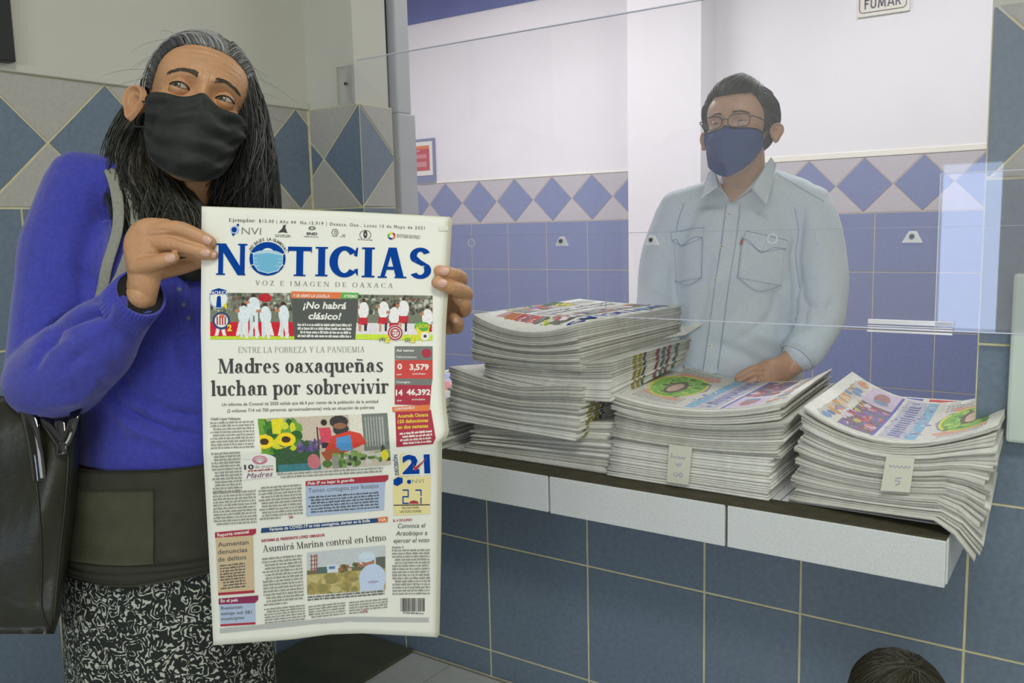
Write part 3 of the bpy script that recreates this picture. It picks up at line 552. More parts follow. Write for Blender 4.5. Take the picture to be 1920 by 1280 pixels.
    pg.text(*sans_text('Y SE ARMÓ LA LIGUILLA', .02, .15), 550, 556.5, 618, 557.5, 5.5, .73, WHITEI, 3, 'small_print'); pg.text(*sans_text('XTREMO', .03, .1), 644, 557.5, 670, 558, 5.5, .73, WHITEI, 3, 'small_print')
    pg.text(*sans_text('¡No habrá', .03, .2), 568, 578, 650, 579, 13, .73, WHITEI, 3); pg.text(*sans_text('clásico!', .03, .2), 578, 598, 640, 599, 13, .73, WHITEI, 3)
    pg.greek((558, 605), (660, 606), (558, 633), 4, .55, WHITEI, 'small_print', lift=3)
    # team emblems and scores
    pg.disc(410, 560, 18, 18, LBLUE, 3, rin=.86); pg.disc(410, 560, 15.5, 15.5, WHITEI, 3); pg.poly([(392, 552), (428, 552), (424, 544), (410, 540), (397, 544)], BLUE, 4); pg.text(*sans_text('PACHUCA', .02), 394, 552, 427, 552, 7, .73, WHITEI, 5); pg.poly([(407, 556), (411, 554), (414, 556), (415, 576), (405, 576)], BLUE, 4)
    pg.disc(415, 601, 16.5, 16.5, NAVY, 3); pg.disc(415, 601, 12.5, 12.5, WHITEI, 4); [pg.quad([(406+i*5, 593), (408.6+i*5, 593), (408.6+i*5, 609), (406+i*5, 609)], REDI, 5, nx=1, ny=1) for i in range(4)]; pg.disc(416, 592, 5, 4, ORANGE, 5)
    pg.disc(741, 624, 15, 15, WHITEI, 3); pg.disc(741, 624, 14, 14, REDI, 4, rin=.8); pg.disc(741, 624, 9.5, 9.5, REDI, 4, rin=.72); pg.text(*sans_text('DT', .02), 735, 628, 747, 628, 8, .73, REDI, 5)
    pg.disc(792, 612, 15, 9, GREENI, 3); pg.text(*sans_text('LEON', .02), 781, 614, 805, 614, 7, .73, YELI, 4); pg.poly([(780, 614), (803, 614), (806, 624), (792, 640), (784, 630)], YELI, 3); pg.disc(797, 630, 8, 8, WHITEI, 4); pg.disc(797, 630, 3, 3, INK, 5)
    for ch, x, y, s_ in (('4', 418, 578, 11), ('2', 426, 620, 12), ('2', 722, 641, 13), ('2', 770, 641, 13)):
        pg.text(*sans_text(ch, .05), x, y, x+s_*.72, y, s_, .73, YELI, 6, 'score')
    pg.text(*sans_text('(4)', .01), 711, 639, 722, 639, 7, .73, CHAR, 5, 'score'); pg.text(*sans_text('(2)', .01), 759, 640, 769, 640, 7, .73, CHAR, 5, 'score')
    # main headline
    pg.text(*T('ENTRE LA POBREZA Y LA PANDEMIA', .07, .025, .035, .03), 447, 661, 684, 660, 10.5, material=GREYI)
    pg.text(*T('Madres oaxaqueñas', .145, .036, .045), 409, 699.5, 718, 697, 27, .70); pg.text(*T('luchan por sobrevivir', .145, .036, .045), 396, 742, 729, 737, 28, .70)
    pg.text(*sans_text('Un informe de Coneval de 2020 señala que 66.4 por ciento de la población de la entidad', .0), 416, 761, 709, 755, 6.4, .73, INK, name='small_print')
    pg.text(*sans_text('(2 millones 714 mil 700 personas, aproximadamente) vivía en situación de pobreza', .0), 426, 773, 702, 766, 6.4, .73, INK, name='small_print')
    # statistics column
    pg.quad([(740, 649), (811, 649), (811, 675), (740, 674)], GREYI, 1); pg.disc(800, 662, 9, 8.5, REDI, 2); pg.text(*sans_text('Así vamos', .02), 743, 659, 776, 659, 5.5, .73, WHITEI, 2, 'small_print'); pg.text(*sans_text('Fallecimientos', .01), 743, 671, 781, 671, 4.5, .73, WHITEI, 2, 'small_print')
    RED2 = mat('red_ink', (204, 66, 62), .7); pg.quad([(740, 675), (811, 675), (811, 710), (740, 709)], RED2, 1); pg.quad([(740, 709), (811, 710), (809, 722), (740, 721)], GREYI, 1); pg.text(*sans_text('Contagios', .01), 743, 718, 769, 718, 4.5, .73, WHITEI, 2, 'small_print')
    pg.quad([(740, 721), (809, 722), (806, 760), (740, 758)], REDI, 1)
    for b, x0, x1, y, hh in (('0', 745, 754, 692, 11), ('3,579', 768, 804, 693, 11), ('14', 742, 755, 741, 11), ('46,392', 762, 807, 740, 11)): pg.text(*sans_text(b, .035), x0, y, x1, y, hh, .73, WHITEI, 2, 'figure')
    for b, x0, x1, y in (('ayer', 744, 754, 703), ('acumulados', 773, 798, 702), ('ayer', 744, 754, 752), ('acumulados', 772, 797, 750)): pg.text(*sans_text(b, .01), x0, y, x1, y, 3.8, .73, WHITEI, 2, 'small_print')
    pg.quad([(735, 763), (807, 758), (805, 770), (736, 772)], ORANGE, 2); pg.text(*sans_text('CORONAVIRUS', .02), 740, 769, 778, 766, 4.6, .73, WHITEI, 3, 'small_print')
    pg.quad([(741, 772), (808, 768), (817, 822), (743, 828)], REDI, 1); pg.quad([(743, 826), (817, 819), (812, 832), (743, 838)], REDI, 1)
    for i, b in enumerate(('Acumula Oaxaca', '150 defunciones', 'en dos semanas')): pg.text(*sans_text(b, .02), 746, 783+i*10.5, 803, 780+i*10.5, 7, .73, YELI, 2, 'small_print')
    pg.greek((749, 810), (810, 805), (751, 835), 4, .5, WHITEI, 'small_print')
    pg.text(*sans_text('Citlalli López Velázquez', .01), 395, 787.5, 451, 786.5, 5, .73, INK, name='small_print')
    pg.greek((394, 790), (477, 787), (395, 843), 9, .5)
    pg.photo(market_photo(232, 104), [(483, 785), (726, 774), (733, 871), (494, 887)])
    if not full: pg.flush(); return
    pg.greek((396, 848), (452, 845), (399, 925), 13, .5); pg.greek((399, 922), (480, 917), (401, 986), 11, .5); pg.greek((484, 912), (566, 906), (487, 976), 11, .5, last=.5)
    pg.text(*sans_text('5A', .03), 542, 972, 550, 971, 5, .73, REDI, name='small_print')
    pg.quad([(457, 862), (517, 858), (518, 893), (455, 900)], WHITEI, 2); pg.disc(487, 861, 30, 11, WHITEI, 2, rin=.02, a0=2, a1=178); rose = mat('rose_ink', (206, 120, 146), .8)
    for k in range(3): pg.disc(487, 862+k*1.5, 14-k*4, 8-k*2.4, rose, 6, rin=.78)
    pg.text(*sans_text('10', .03), 458, 880, 476, 879, 9, .73, INK, 6); pg.text(*sans_text('de mayo', -.01), 478, 878, 512, 876, 7, .73, GREYI, 6); pg.greek((460, 881), (513, 877), (460, 886), 1, .5, REDI, lift=6); pg.text(*sans_text('Madres', .0, .35), 462, 897, 512, 892, 10, .73, mat('plum_ink', (120, 70, 110), .8), 6)
    pg.greek((520, 886), (718, 874), (521, 898), 2, .5)
    # lower boxes
    pg.poly([(573, 902), (728, 890), (728, 898), (722, 903), (573, 911)], REDI, 2); pg.text(*sans_text('Pide IP no bajar la guardia', .02, .15), 577, 909, 664, 902, 5.8, .73, WHITEI, 7, 'small_print')
    pg.quad([(573, 911), (722, 901), (720, 956), (574, 968)], LBLUE, 1); pg.text(*sans_text('Temen contagios por festejos', -.005), 579, 924, 710, 914, 9, .73, CHAR, 2); pg.greek((578, 930), (712, 920), (578, 963), 6, .5, CHAR)
    pg.quad([(490, 990), (708, 971), (710, 979), (489, 999)], NAVY, 1); pg.text(*sans_text('Variante de COVID-19 es más contagiosa, alertan en la India', .02, .1), 505, 995, 694, 978, 6, .73, WHITEI, 2, 'small_print'); pg.quad([(708, 970), (727, 968.5), (727, 978), (709, 980)], ORANGE, 2); pg.text(*sans_text('13A', .02), 711, 977, 724, 976, 5.5, .73, WHITEI, 3, 'small_print')
    pg.text(*sans_text('INFORMA EL PRESIDENTE LÓPEZ OBRADOR', .03, .15), 490, 1016, 609, 1005, 5, .73, REDI, name='small_print')
    pg.text(*T('Asumirá Marina control en Istmo', .10, .028), 493, 1035, 724, 1013, 12.5, .70)
    pg.photo(field_photo(150, 92), [(575, 1036), (722, 1022), (723, 1105), (576, 1115)])
    pg.greek((491, 1045), (567, 1038), (495, 1137), 15, .5, last=.6); pg.greek((495, 1140), (572, 1132), (497, 1170), 6, .5); pg.greek((577, 1117), (722, 1105), (577, 1127), 2, .5, CHAR)
    pg.greek((578, 1135), (648, 1127), (579, 1160), 5, .5); pg.greek((654, 1127), (727, 1120), (655, 1152), 5, .5, last=.4); pg.text(*sans_text('7A', .03), 682, 1149, 690, 1148, 5, .73, REDI, name='small_print')
    # right column
    pg.quad([(750, 851), (764, 850), (764, 893), (745, 893)], CREAM, 1);  pg.quad([(737, 895), (808, 893), (806, 963), (737, 966)], CREAM, 1)
    V, F = sans_text('21', .06); pg.text(V, F, 754, 888, 809, 886, 37, .73, WHITEI, 4, 'figure'); pg.text(*sans_text('21', .045), 755, 887, 807, 885, 34, .73, BLUE, 5, 'figure')
    pg.poly([(773, 868), (779, 876), (802, 856), (780, 882), (778, 883)], REDI, 7); V, F = sans_text('DECISIÓN', .02); pg.text(V, F, 748, 890, 744.5, 852, 7.5, .73, NAVY, 3, 'small_print')
    pg.poly([(738, 899), (746, 894), (755, 896), (755, 905), (745, 911), (738, 908)], BLUE, 3); pg.disc(767, 903, 4, 4, BLUE, 2); pg.text(*sans_text('NVI', -.01), 773, 906, 794, 905, 8, .73, GREYI, 2)
    seg = {'2': 'abged', '7': 'abc'}
    for ch, x0 in (('2', 754), ('7', 778)):
        xx, yy, w_, h_, t_ = x0, 917, 13, 28, 3.2
        R_ = {'a': (xx, yy, xx+w_, yy+t_), 'b': (xx+w_-t_, yy, xx+w_, yy+h_/2-1), 'c': (xx+w_-t_, yy+h_/2+1, xx+w_, yy+h_), 'g': (xx, yy+h_/2-t_/2, xx+w_, yy+h_/2+t_/2), 'e': (xx, yy+h_/2, xx+t_, yy+h_), 'd': (xx, yy+h_-t_, xx+w_, yy+h_)}
        for q in seg[ch]: a, b_, c, d = R_[q]; pg.quad([(a+.6, b_+.4), (c-.6, b_+.4), (c-.6, d-.4), (a+.6, d-.4)], BLUE, 3, 'figure', 1, 1)
    pg.disc(776, 944, 9, 6, REDI, 3, a0=0, a1=180); pg.quad([(738, 946), (806, 945), (806, 947), (738, 948)], INK, 2)
    pg.text(*sans_text('FALTAN PARA', .01), 754, 954, 786, 953, 4.5, .73, INK, 2, 'small_print'); pg.text(*sans_text('LAS ELECCIONES', .01), 750, 961, 790, 960, 4.5, .73, INK, 2, 'small_print')
    pg.text(*sans_text('EL 6 DE JUNIO', .02), 737, 978, 773, 976, 4.5, .73, REDI, name='small_print')
    for b, x0, x1, y in (('Convoca el', 746, 798, 990), ('Arzobispo a', 742, 801, 1004), ('ejercer el voto', 738, 805, 1017.5)): pg.text(*sans_text(b, .0, .22), x0, y, x1, y-1.5, 9, .73, INK)
    pg.text(*sans_text('Andrés Viloria Sánchez'[:8], .01), 735, 1028, 757, 1027.5, 4.4, .73, INK, name='small_print'); pg.greek((735, 1029), (806, 1028), (736, 1116), 15, .5)
    for i in range(26):
        x = 751+i*1.75; wdt = rng.choice([.6, .9, 1.3]); pg.quad([(x, 1121), (x+wdt, 1121), (x+wdt, 1146), (x, 1146)], INK, 1, 'barcode', 1, 1)
    pg.greek((751, 1146), (795, 1148), (751, 1150), 1, .6, GREYI)
    # left boxes
    pg.poly([(403, 998), (480, 991), (480, 999), (474, 1003), (403, 1008)], REDI, 2); pg.text(*sans_text('Reporte mensual', .02), 408, 1006, 467, 999, 6.5, .73, WHITEI, 3, 'small_print'); pg.quad([(404, 1008), (474, 1003), (477, 1108), (409, 1113)], TANI, 1); pg.quad([(409, 1111), (477, 1106), (477, 1111), (409, 1116)], REDI, 2)
    for i, b in enumerate(('Aumentan', 'denuncias', 'de delitos')): pg.text(*sans_text(b, .01), 409, 1025+i*14, 466-(i*2), 1020+i*14, 9, .73, CHAR, 2)
    pg.greek((412, 1058), (460, 1053), (414, 1106), 9, .5, CHAR)
    pg.poly([(410, 1122), (484, 1116), (484, 1124), (478, 1130), (410, 1133)], mat('wine_ink', (138, 44, 88), .8), 2); pg.text(*sans_text('En el país', .02), 414, 1129, 446, 1127, 6, .73, WHITEI, 3, 'small_print'); pg.quad([(411, 1133), (478, 1128), (479, 1168), (413, 1172)], LBLUE, 1); pg.quad([(413, 1170), (479, 1166), (479, 1170), (413, 1174)], REDI, 2)
    for i, b in enumerate(('Resienten', 'estiaje mil 381', 'municipios')): pg.text(*sans_text(b, .01), 415, 1143+i*10, (455, 472, 458)[i], 1140+i*10, 6.5, .73, CHAR, 2)
    for xa, xb, ya, yb in ((412, 500, 1178, 1170), (500, 600, 1170, 1160), (600, 660, 1160, 1156), (660, 804, 1156, 1158)):
        pg.quad([(xa, ya), (xb, yb), (xb, yb+8), (xa, ya+9)], BARG, 1)
    pg.flush()
# ---------------------------------------------------------------- newspapers in stacks
paper_mats = [mat('newsprint', (216, 216, 208), .85, .07, 60), mat('newsprint_light', (232, 232, 226), .85, .06, 50), mat('newsprint_dark', (196, 196, 188), .85, .09, 60)]
for pm in paper_mats:   # the cut edges of the sheets: fine horizontal lines
    nt = pm.node_tree; tc = nt.nodes.new('ShaderNodeTexCoord'); mp = nt.nodes.new('ShaderNodeMapping'); mp.inputs['Scale'].default_value = (3, 3, 900)
    nz = nt.nodes.new('ShaderNodeTexNoise'); nz.inputs['Scale'].default_value = 1; bp = nt.nodes.new('ShaderNodeBump'); bp.inputs['Strength'].default_value = .5; bp.inputs['Distance'].default_value = .002
    nt.links.new(tc.outputs['Object'], mp.inputs[0]); nt.links.new(mp.outputs[0], nz.inputs['Vector']); nt.links.new(nz.outputs[0], bp.inputs['Height']); nt.links.new(bp.outputs[0], nt.nodes['Principled BSDF'].inputs['Normal'])
def surf(c, su, sv, extra=None):
    """c: corners FL, FR, BR, BL; su sag along the front, sv sag front to back"""
    c = [np.array(q, float) for q in c]
    def f(u, v):
        u = np.asarray(u, float); v = np.asarray(v, float); U = u[..., None]; V = v[..., None]
        p = (c[0]*(1-U)+c[1]*U)*(1-V)+(c[3]*(1-U)+c[2]*U)*V
        p[..., 2] -= su*4*u*(1-u)+sv*4*v*(1-v)
        if extra: p[..., 2] += extra(u, v)
        return p
    return f
def slab_mesh(fb, ft, r, nx=10, ny=8):
    V = []; F = []; gu, gv = np.meshgrid(np.linspace(0, 1, nx+1), np.linspace(0, 1, ny+1))
    ctr = (fb(.5, .5)+ft(.5, .5))/2
    def ins(p, k):
        d = p-ctr; q = p.copy(); L = np.linalg.norm(d[..., :2], axis=-1, keepdims=True); q[..., :2] -= d[..., :2]/np.maximum(L, 1e-6)*k; return q
    B = fb(gu, gv); T = ft(gu, gv); edge = (gu == 0) | (gu == 1) | (gv == 0) | (gv == 1)
    B2 = np.where(edge[..., None], ins(B, r), B); T2 = np.where(edge[..., None], ins(T, r), T)
    V += list(T2.reshape(-1, 3))+list(B2.reshape(-1, 3)); n = (nx+1)*(ny+1); idx = lambda j, i: j*(nx+1)+i
    for j in range(ny):
        for i in range(nx):
            F.append((idx(j, i), idx(j, i+1), idx(j+1, i+1), idx(j+1, i))); F.append((n+idx(j, i), n+idx(j+1, i), n+idx(j+1, i+1), n+idx(j, i+1)))
    ring = [(0, i) for i in range(nx)]+[(j, nx) for j in range(ny)]+[(ny, i) for i in range(nx, 0, -1)]+[(j, 0) for j in range(ny, 0, -1)]
    k0 = len(V)
    for j, i in ring: V.append(B[j, i]*.62+T[j, i]*.38)
    for j, i in ring: V.append(B[j, i]*.25+T[j, i]*.75)
    m_ = len(ring)
    for a in range(m_):
        b = (a+1) % m_
        F.append((n+idx(*ring[a]), n+idx(*ring[b]), k0+b, k0+a)); F.append((k0+a, k0+b, k0+m_+b, k0+m_+a)); F.append((k0+m_+a, k0+m_+b, idx(*ring[b]), idx(*ring[a])))
    return V, F
ORD = 'second third fourth fifth sixth seventh eighth ninth tenth eleventh twelfth thirteenth fourteenth fifteenth sixteenth seventeenth eighteenth nineteenth twentieth twenty-first twenty-second twenty-third twenty-fourth twenty-fifth twenty-sixth twenty-seventh twenty-eighth twenty-ninth thirtieth thirty-first'.split()
def bundle(n, cb, ct_, sb, st, label, toplabel, group, tone=None, eb=None, et=None, jit=.003, skip_top=False, marks=None):
    fb, ft = surf(cb, *sb, eb), surf(ct_, *st, et); out = []
    fl_ = lambda s: (lambda u, v, s=s: fb(u, v)*(1-s)+ft(u, v)*s)
    cuts = np.cumsum(rng.uniform(.6, 1.5, n)); cuts = np.concatenate([[0], cuts/cuts[-1]])
    for i in range(n):
        dx, dy = rng.normal(0, jit, 2); kx = rng.normal(0, jit*.6)
        if i == n-1: dx = dy = kx = 0
        def sh(f, dx=dx, dy=dy, kx=kx):
            def g(u, v):
                p = f(u, v).copy(); p[..., 0] += dx+kx*(np.asarray(v)-.5); p[..., 1] += dy; return p
            return g
        V, F = slab_mesh(sh(fl_(cuts[i])), sh(fl_(cuts[i+1]-.0)), rng.uniform(.001, .0022))
        c = np.mean(V, 0); me = mesh_from('newspaper', [v-c for v in V], F, True)
        o = link('newspaper', me, paper_mats[tone[i % len(tone)] if tone is not None else rng.choice([0, 0, 1, 1, 2])], loc=tuple(c))
        tag(o, toplabel if i == n-1 else ORD[n-2-i]+' '+label, 'newspaper', group); out.append(o)
        if marks:
            f0, f1 = sh(fl_(cuts[i]+.2*(cuts[i+1]-cuts[i]))), sh(fl_(cuts[i+1]-.12*(cuts[i+1]-cuts[i])))
            for (v0, v1, mi) in marks:
                a, b_, c_, d = f0(1, v0+rng.normal(0, .003)), f0(1, v1), f1(1, v1), f1(1, v0)
                e = np.array((.0008, 0, 0)); e2 = np.array((-.001, 0, 0)); mb = MB(); mb.add([a+e, b_+e, c_+e, d+e, a+e2, b_+e2, c_+e2, d+e2], [(0, 1, 2, 3), (4, 7, 6, 5), (0, 4, 5, 1), (1, 5, 6, 2), (2, 6, 7, 3), (3, 7, 4, 0)])
                put(mb.build('edge_mark', [mat('olive_yellow_edge', (158, 152, 78), .8), mat('magenta_edge', (150, 96, 110), .8), mat('teal_edge', (100, 128, 134), .8), mat('dark_edge', (96, 96, 92), .8)][mi]), o)
    return out, ft
Z0 = SILL
G = 'newspapers stacked on the ticket counter'
# left tower, from the bottom: four bundles
g4, _ = bundle(16, [(-1.285, 1.66, Z0), (-.885, 1.66, Z0), (-.90, 2.13, Z0), (-1.27, 2.13, Z0)], [(-1.25, 1.665, .745), (-.878, 1.66, .785), (-.90, 2.13, .77), (-1.27, 2.13, .745)], (0, 0), (0, .0),
    'newspaper from the top of the lowest bundle in the left tower', 'topmost paper of the lowest bundle in the left tower, frayed at its corner', G, jit=.005)
g3, f3 = bundle(19, [(-1.318, 1.65, .747), (-.942, 1.615, .745), (-.92, 2.10, .775), (-1.29, 2.12, .748)], [(-1.316, 1.65, .868), (-.925, 1.62, .868), (-.90, 2.10, .872), (-1.29, 2.12, .88)], (-.0, 0), (.012, .006),
    'newspaper from the top of the left tower\'s pale second-lowest bundle', 'coloured top newspaper of the second bundle in the left tower, corners curled', G, tone=[1, 1, 1, 0, 1, 1, 0, 1, 1, 2, 0, 2, 0, 2, 0, 2, 0, 2, 0], marks=[(.06, .10, 0), (.12, .16, 0), (.18, .20, 3)], jit=.0035,
    et=lambda u, v: .012*np.exp(-(u/.12)**2)*np.exp(-(v/.2)**2)+.004*np.sin(9*u)*np.exp(-v*8))
g2, f2 = bundle(15, [(-1.212, 1.65, .866), (-.861, 1.625, .838), (-.885, 2.07, .862), (-1.21, 2.1, .866)], [(-1.21, 1.65, .897), (-.862, 1.63, .925), (-.87, 2.08, .92), (-1.21, 2.1, .90)], (.014, .0), (.006, .0),
    'newspaper down in the colour-marked third bundle of the left tower', 'dark toned top newspaper of the third bundle in the left tower', G, tone=[1, 1, 1, 1, 1, 1, 1, 1, 0, 2, 2, 2, 2, 2, 2], marks=[(.24, .28, 0), (.30, .34, 0), (.36, .39, 3), (.52, .56, 1), (.60, .64, 2), (.67, .71, 1), (.78, .82, 2)], jit=.002)
g1, f1 = bundle(21, [(-1.253, 1.66, .897), (-.928, 1.622, .90), (-.918, 2.12, .905), (-1.24, 2.14, .90)], [(-1.246, 1.66, 1.012), (-.937, 1.62, 1.008), (-.914, 2.12, 1.004), (-1.238, 2.15, 1.010)], (.004, 0), (.004, .0),
    'newspaper down in the uppermost bundle of the left tower', 'topmost newspaper of the left tower, front page up with red statistics box', G, tone=[0, 2, 0, 2, 0, 1, 2, 0, 0, 2, 0, 1, 0, 2, 0, 0, 2, 0, 2, 0, 1], jit=.0028, et=lambda u, v: -.026*4*u*(1-u)*np.exp(-(v/.14)**2)-.003)
def stack_page(f, lift0=.0006, top=(428, 843, 884, 378)):
    y0, xr, y1, xl = top
    def fn(x, y, lift):
        v = 1-(1-(np.asarray(x, float)-xl)/(xr-xl))*1.0; v = 1-v  # page right -> front
        u = 1-(np.asarray(y, float)-y0)/(y1-y0)                    # page top -> right side
        p = f(np.clip(u, .0, 1), np.clip(v, 0, 1)).copy(); p[..., 2] += lift0+lift*.00022; return p
    return fn
pg = Page(stack_page(f1), g1[-1]); draw_frontpage(pg, False)
# white loose sheet corner sticking out behind the left tower
b = MB(); a = onZ(1278, 655, .93); p1 = onZ(1306, 627, .95); p2 = onZ(1278, 627, .95)
b.add([(-.93, 2.0, .925), (-.905, 2.12, .926), (-.862, 2.16, .958), (-.93, 2.16, .945), (-.93, 2.0, .9225), (-.905, 2.12, .9235), (-.862, 2.16, .9565), (-.93, 2.16, .9425)], [(0, 1, 2, 3), (7, 6, 5, 4), (0, 4, 5, 1), (1, 5, 6, 2), (2, 6, 7, 3), (3, 7, 4, 0)])
lsh = b.build('loose_sheet', paper_mats[1]); tag(lsh, 'white sheet corner sticking out from the rear of the left newspaper tower', 'sheet')
# middle stack
def curl(u, v): return .030*np.clip((u-.8)/.2, 0, 1)**2*np.clip(1-v*.6, 0, 1)*0+.018*np.clip((u-.78)/.22, 0, 1)**2*v
gm0, fm0 = bundle(14, [(-.883, 1.645, Z0), (-.525, 1.642, Z0), (-.535, 2.13, Z0), (-.89, 2.14, Z0)], [(-.867, 1.645, .752), (-.519, 1.64, .757), (-.535, 2.13, .755), (-.90, 2.14, .75)], (0, 0), (.004, 0),
    'newspaper down in the bright lower half of the middle stack', 'upper paper of the bright lower bundle in the middle stack', G, tone=[1, 1, 0, 1, 1, 1], marks=[(.86, .95, 0)], jit=.002)
gm1, fm1 = bundle(19, [(-.867, 1.643, .752), (-.505, 1.64, .757), (-.53, 2.13, .755), (-.90, 2.14, .75)], [(-.864, 1.645, .850), (-.495, 1.64, .872), (-.536, 2.13, .842), (-.919, 2.15, .838)], (.006, 0), (.026, .0),
    'newspaper down in the curled upper half of the middle stack', 'topmost newspaper of the middle stack, green and yellow portrait oval on its page', G, tone=[2, 2, 0, 2, 0, 0, 1, 2, 0, 2, 0, 0, 2, 0, 1, 2, 0, 2, 1], et=curl, jit=.0035)
def supplement(w, h, flip=False):
    c = Canvas(w, h, (222, 220, 212))
    c.textlines(.03, .03, .30, .24, 9, (140, 140, 134)); c.textlines(.04, .76, .34, .93, 8, (140, 140, 134))
    c.poly([(.05, .26), (.18, .18), (.32, .30), (.36, .5), (.3, .72), (.2, .82), (.06, .74)], (150, 150, 168)); c.poly([(.06, .14), (.30, .10), (.34, .2), (.05, .30)], (226, 160, 140)); c.poly([(.05, .74), (.3, .78), (.3, .86), (.05, .8)], (226, 160, 140))
    c.ell(.17, .5, .165, .31, (236, 226, 60)); c.ell(.17, .5, .15, .285, (120, 186, 70)); c.blobs(70, .06, .26, .28, .74, [(90, 160, 60), (150, 206, 90), (80, 110, 70), (176, 214, 90)], (.008, .03)); c.ell(.17, .55, .055, .16, (96, 84, 70)); c.ell(.165, .55, .035, .12, (214, 180, 160))
    c.rect(.40, .03, .46, .97, (124, 180, 216)); c.rect(.46, .03, .60, .97, (186, 186, 206)); c.blobs(60, .38, .05, .6, .95, [(140, 176, 216), (206, 200, 210), (170, 150, 180), (110, 120, 170)], (.008, .02))
    for k in range(14): c.rect(.495, .10+k*.055, .56, .10+k*.055+.028, (92, 96, 160))
    c.rect(.62, .02, .64, .98, (92, 92, 190)); c.rect(.64, .03, .83, .62, (110, 100, 120)); c.blobs(60, .65, .05, .83, .6, [(196, 80, 90), (140, 70, 90), (90, 80, 110), (206, 120, 130), (120, 100, 170), (216, 200, 216), (200, 180, 90)], (.01, .035))
    c.rect(.64, .64, .84, .97, (216, 196, 226)); c.ell(.74, .8, .05, .12, (170, 120, 120)); c.ell(.73, .72, .05, .04, (120, 150, 190)); c.rect(.87, .03, .98, .97, (210, 206, 200)); c.blobs(50, .88, .06, .97, .94, [(110, 150, 196), (226, 140, 110), (140, 170, 140), (206, 150, 90), (90, 120, 180), (226, 190, 150)], (.012, .04))
    c.a = c.a*.72+198*.28; c.noise(10)
    if flip: c.a = c.a[::-1, ::-1].copy()
    return c
def top_print(cv, f, parent, name='printed_page', m_=(.0, 1, .0, 1)):
    def fn(U, V):
        u = m_[0]+(m_[1]-m_[0])*U; v = m_[2]+(m_[3]-m_[2])*(1-V); p = f(u, v).copy(); p[:, 2] += .0008; return p
    return cv.grid(name, fn, parent)
top_print(supplement(210, 200), fm1, gm1[-1], m_=(.015, .985, .03, .97))
# right stack, sagging and drooping past the counter end
def droop(u, v): return -.062*np.clip((u-.80)/.20, 0, 1)**1.6*np.clip(1-v*1.3, 0, 1)
def wavet(u, v): return .0*u
gr_, fr_ = bundle(31, [(-.487, 1.668, Z0), (-.155, 1.60, Z0+.028), (-.175, 2.06, Z0+.0), (-.50, 2.12, Z0)], [(-.474, 1.68, .857), (-.140, 1.635, .872), (-.150, 1.99, .872), (-.495, 2.15, .853)], (0, 0), (.052, .0),
    'newspaper down in the sagging right stack on the counter', 'topmost newspaper of the sagging right stack, colourful page up', G, tone=[0, 0, 2, 0, 1, 0, 2, 1, 0, 0, 2, 1, 0], eb=droop, et=lambda u, v: -.012*np.sin(np.pi*v)*u, jit=.0035)
top_print(supplement(220, 190, True), fr_, gr_[-1], m_=(.015, .99, .02, .98))
# newspaper lying behind the right stack, and the far-left pile
gb, fb_ = bundle(10, [(-.42, 2.08, Z0), (-.225, 2.08, Z0), (-.225, 2.17, Z0), (-.42, 2.17, Z0)], [(-.42, 2.085, .790), (-.225, 2.085, .792), (-.232, 2.17, .800), (-.42, 2.17, .797)], (0, 0), (0, 0),
    'newspaper down in the small pile behind the right stack', 'red and blue printed newspaper on the pile behind the right stack', G)
cv = Canvas(60, 30, (226, 224, 218)); cv.rect(.04, .08, .42, .8, (120, 124, 196)); cv.rect(.5, .08, .96, .8, (206, 96, 90)); cv.rect(.5, .5, .96, .6, (226, 160, 130)); cv.noise(6); top_print(cv, fb_, gb[-1])
gl, fl2 = bundle(20, [(-1.68, 1.70, Z0), (-1.345, 1.64, Z0), (-1.33, 1.95, Z0), (-1.68, 1.98, Z0)], [(-1.68, 1.70, .80), (-1.34, 1.66, .795), (-1.33, 1.95, .80), (-1.68, 1.98, .80)], (0, 0), (.005, -.006),
    'newspaper down in the far left pile behind the held paper', 'pink topped newspaper on the far left pile', G)
cv = Canvas(60, 60, (224, 218, 218)); cv.rect(.3, .05, .95, .4, (170, 170, 220)); cv.rect(.3, .42, .95, .75, (226, 150, 160)); cv.blobs(20, .3, .1, .95, .9, [(206, 120, 120), (200, 200, 226), (226, 210, 210)]); cv.noise(6); top_print(cv, fl2, gl[-1])
gl2, fl3 = bundle(7, [(-1.72, 2.0, Z0), (-1.45, 2.0, Z0), (-1.44, 2.16, Z0), (-1.72, 2.16, Z0)], [(-1.72, 2.0, .755), (-1.45, 2.0, .757), (-1.44, 2.16, .772), (-1.72, 2.16, .770)], (0, 0), (0, 0),
    'newspaper down in the low rear pile at the far left', 'white edged newspaper on the low rear pile at the far left', G)
cv = Canvas(60, 30, (222, 220, 216)); cv.rect(.05, .2, .95, .8, (120, 120, 118)); cv.rect(.3, .2, .4, .8, (90, 140, 160)); cv.rect(.45, .2, .6, .8, (176, 80, 76)); cv.rect(.8, .2, .95, .8, (130, 90, 86)); cv.noise(8); top_print(cv, fl3, gl2[-1])
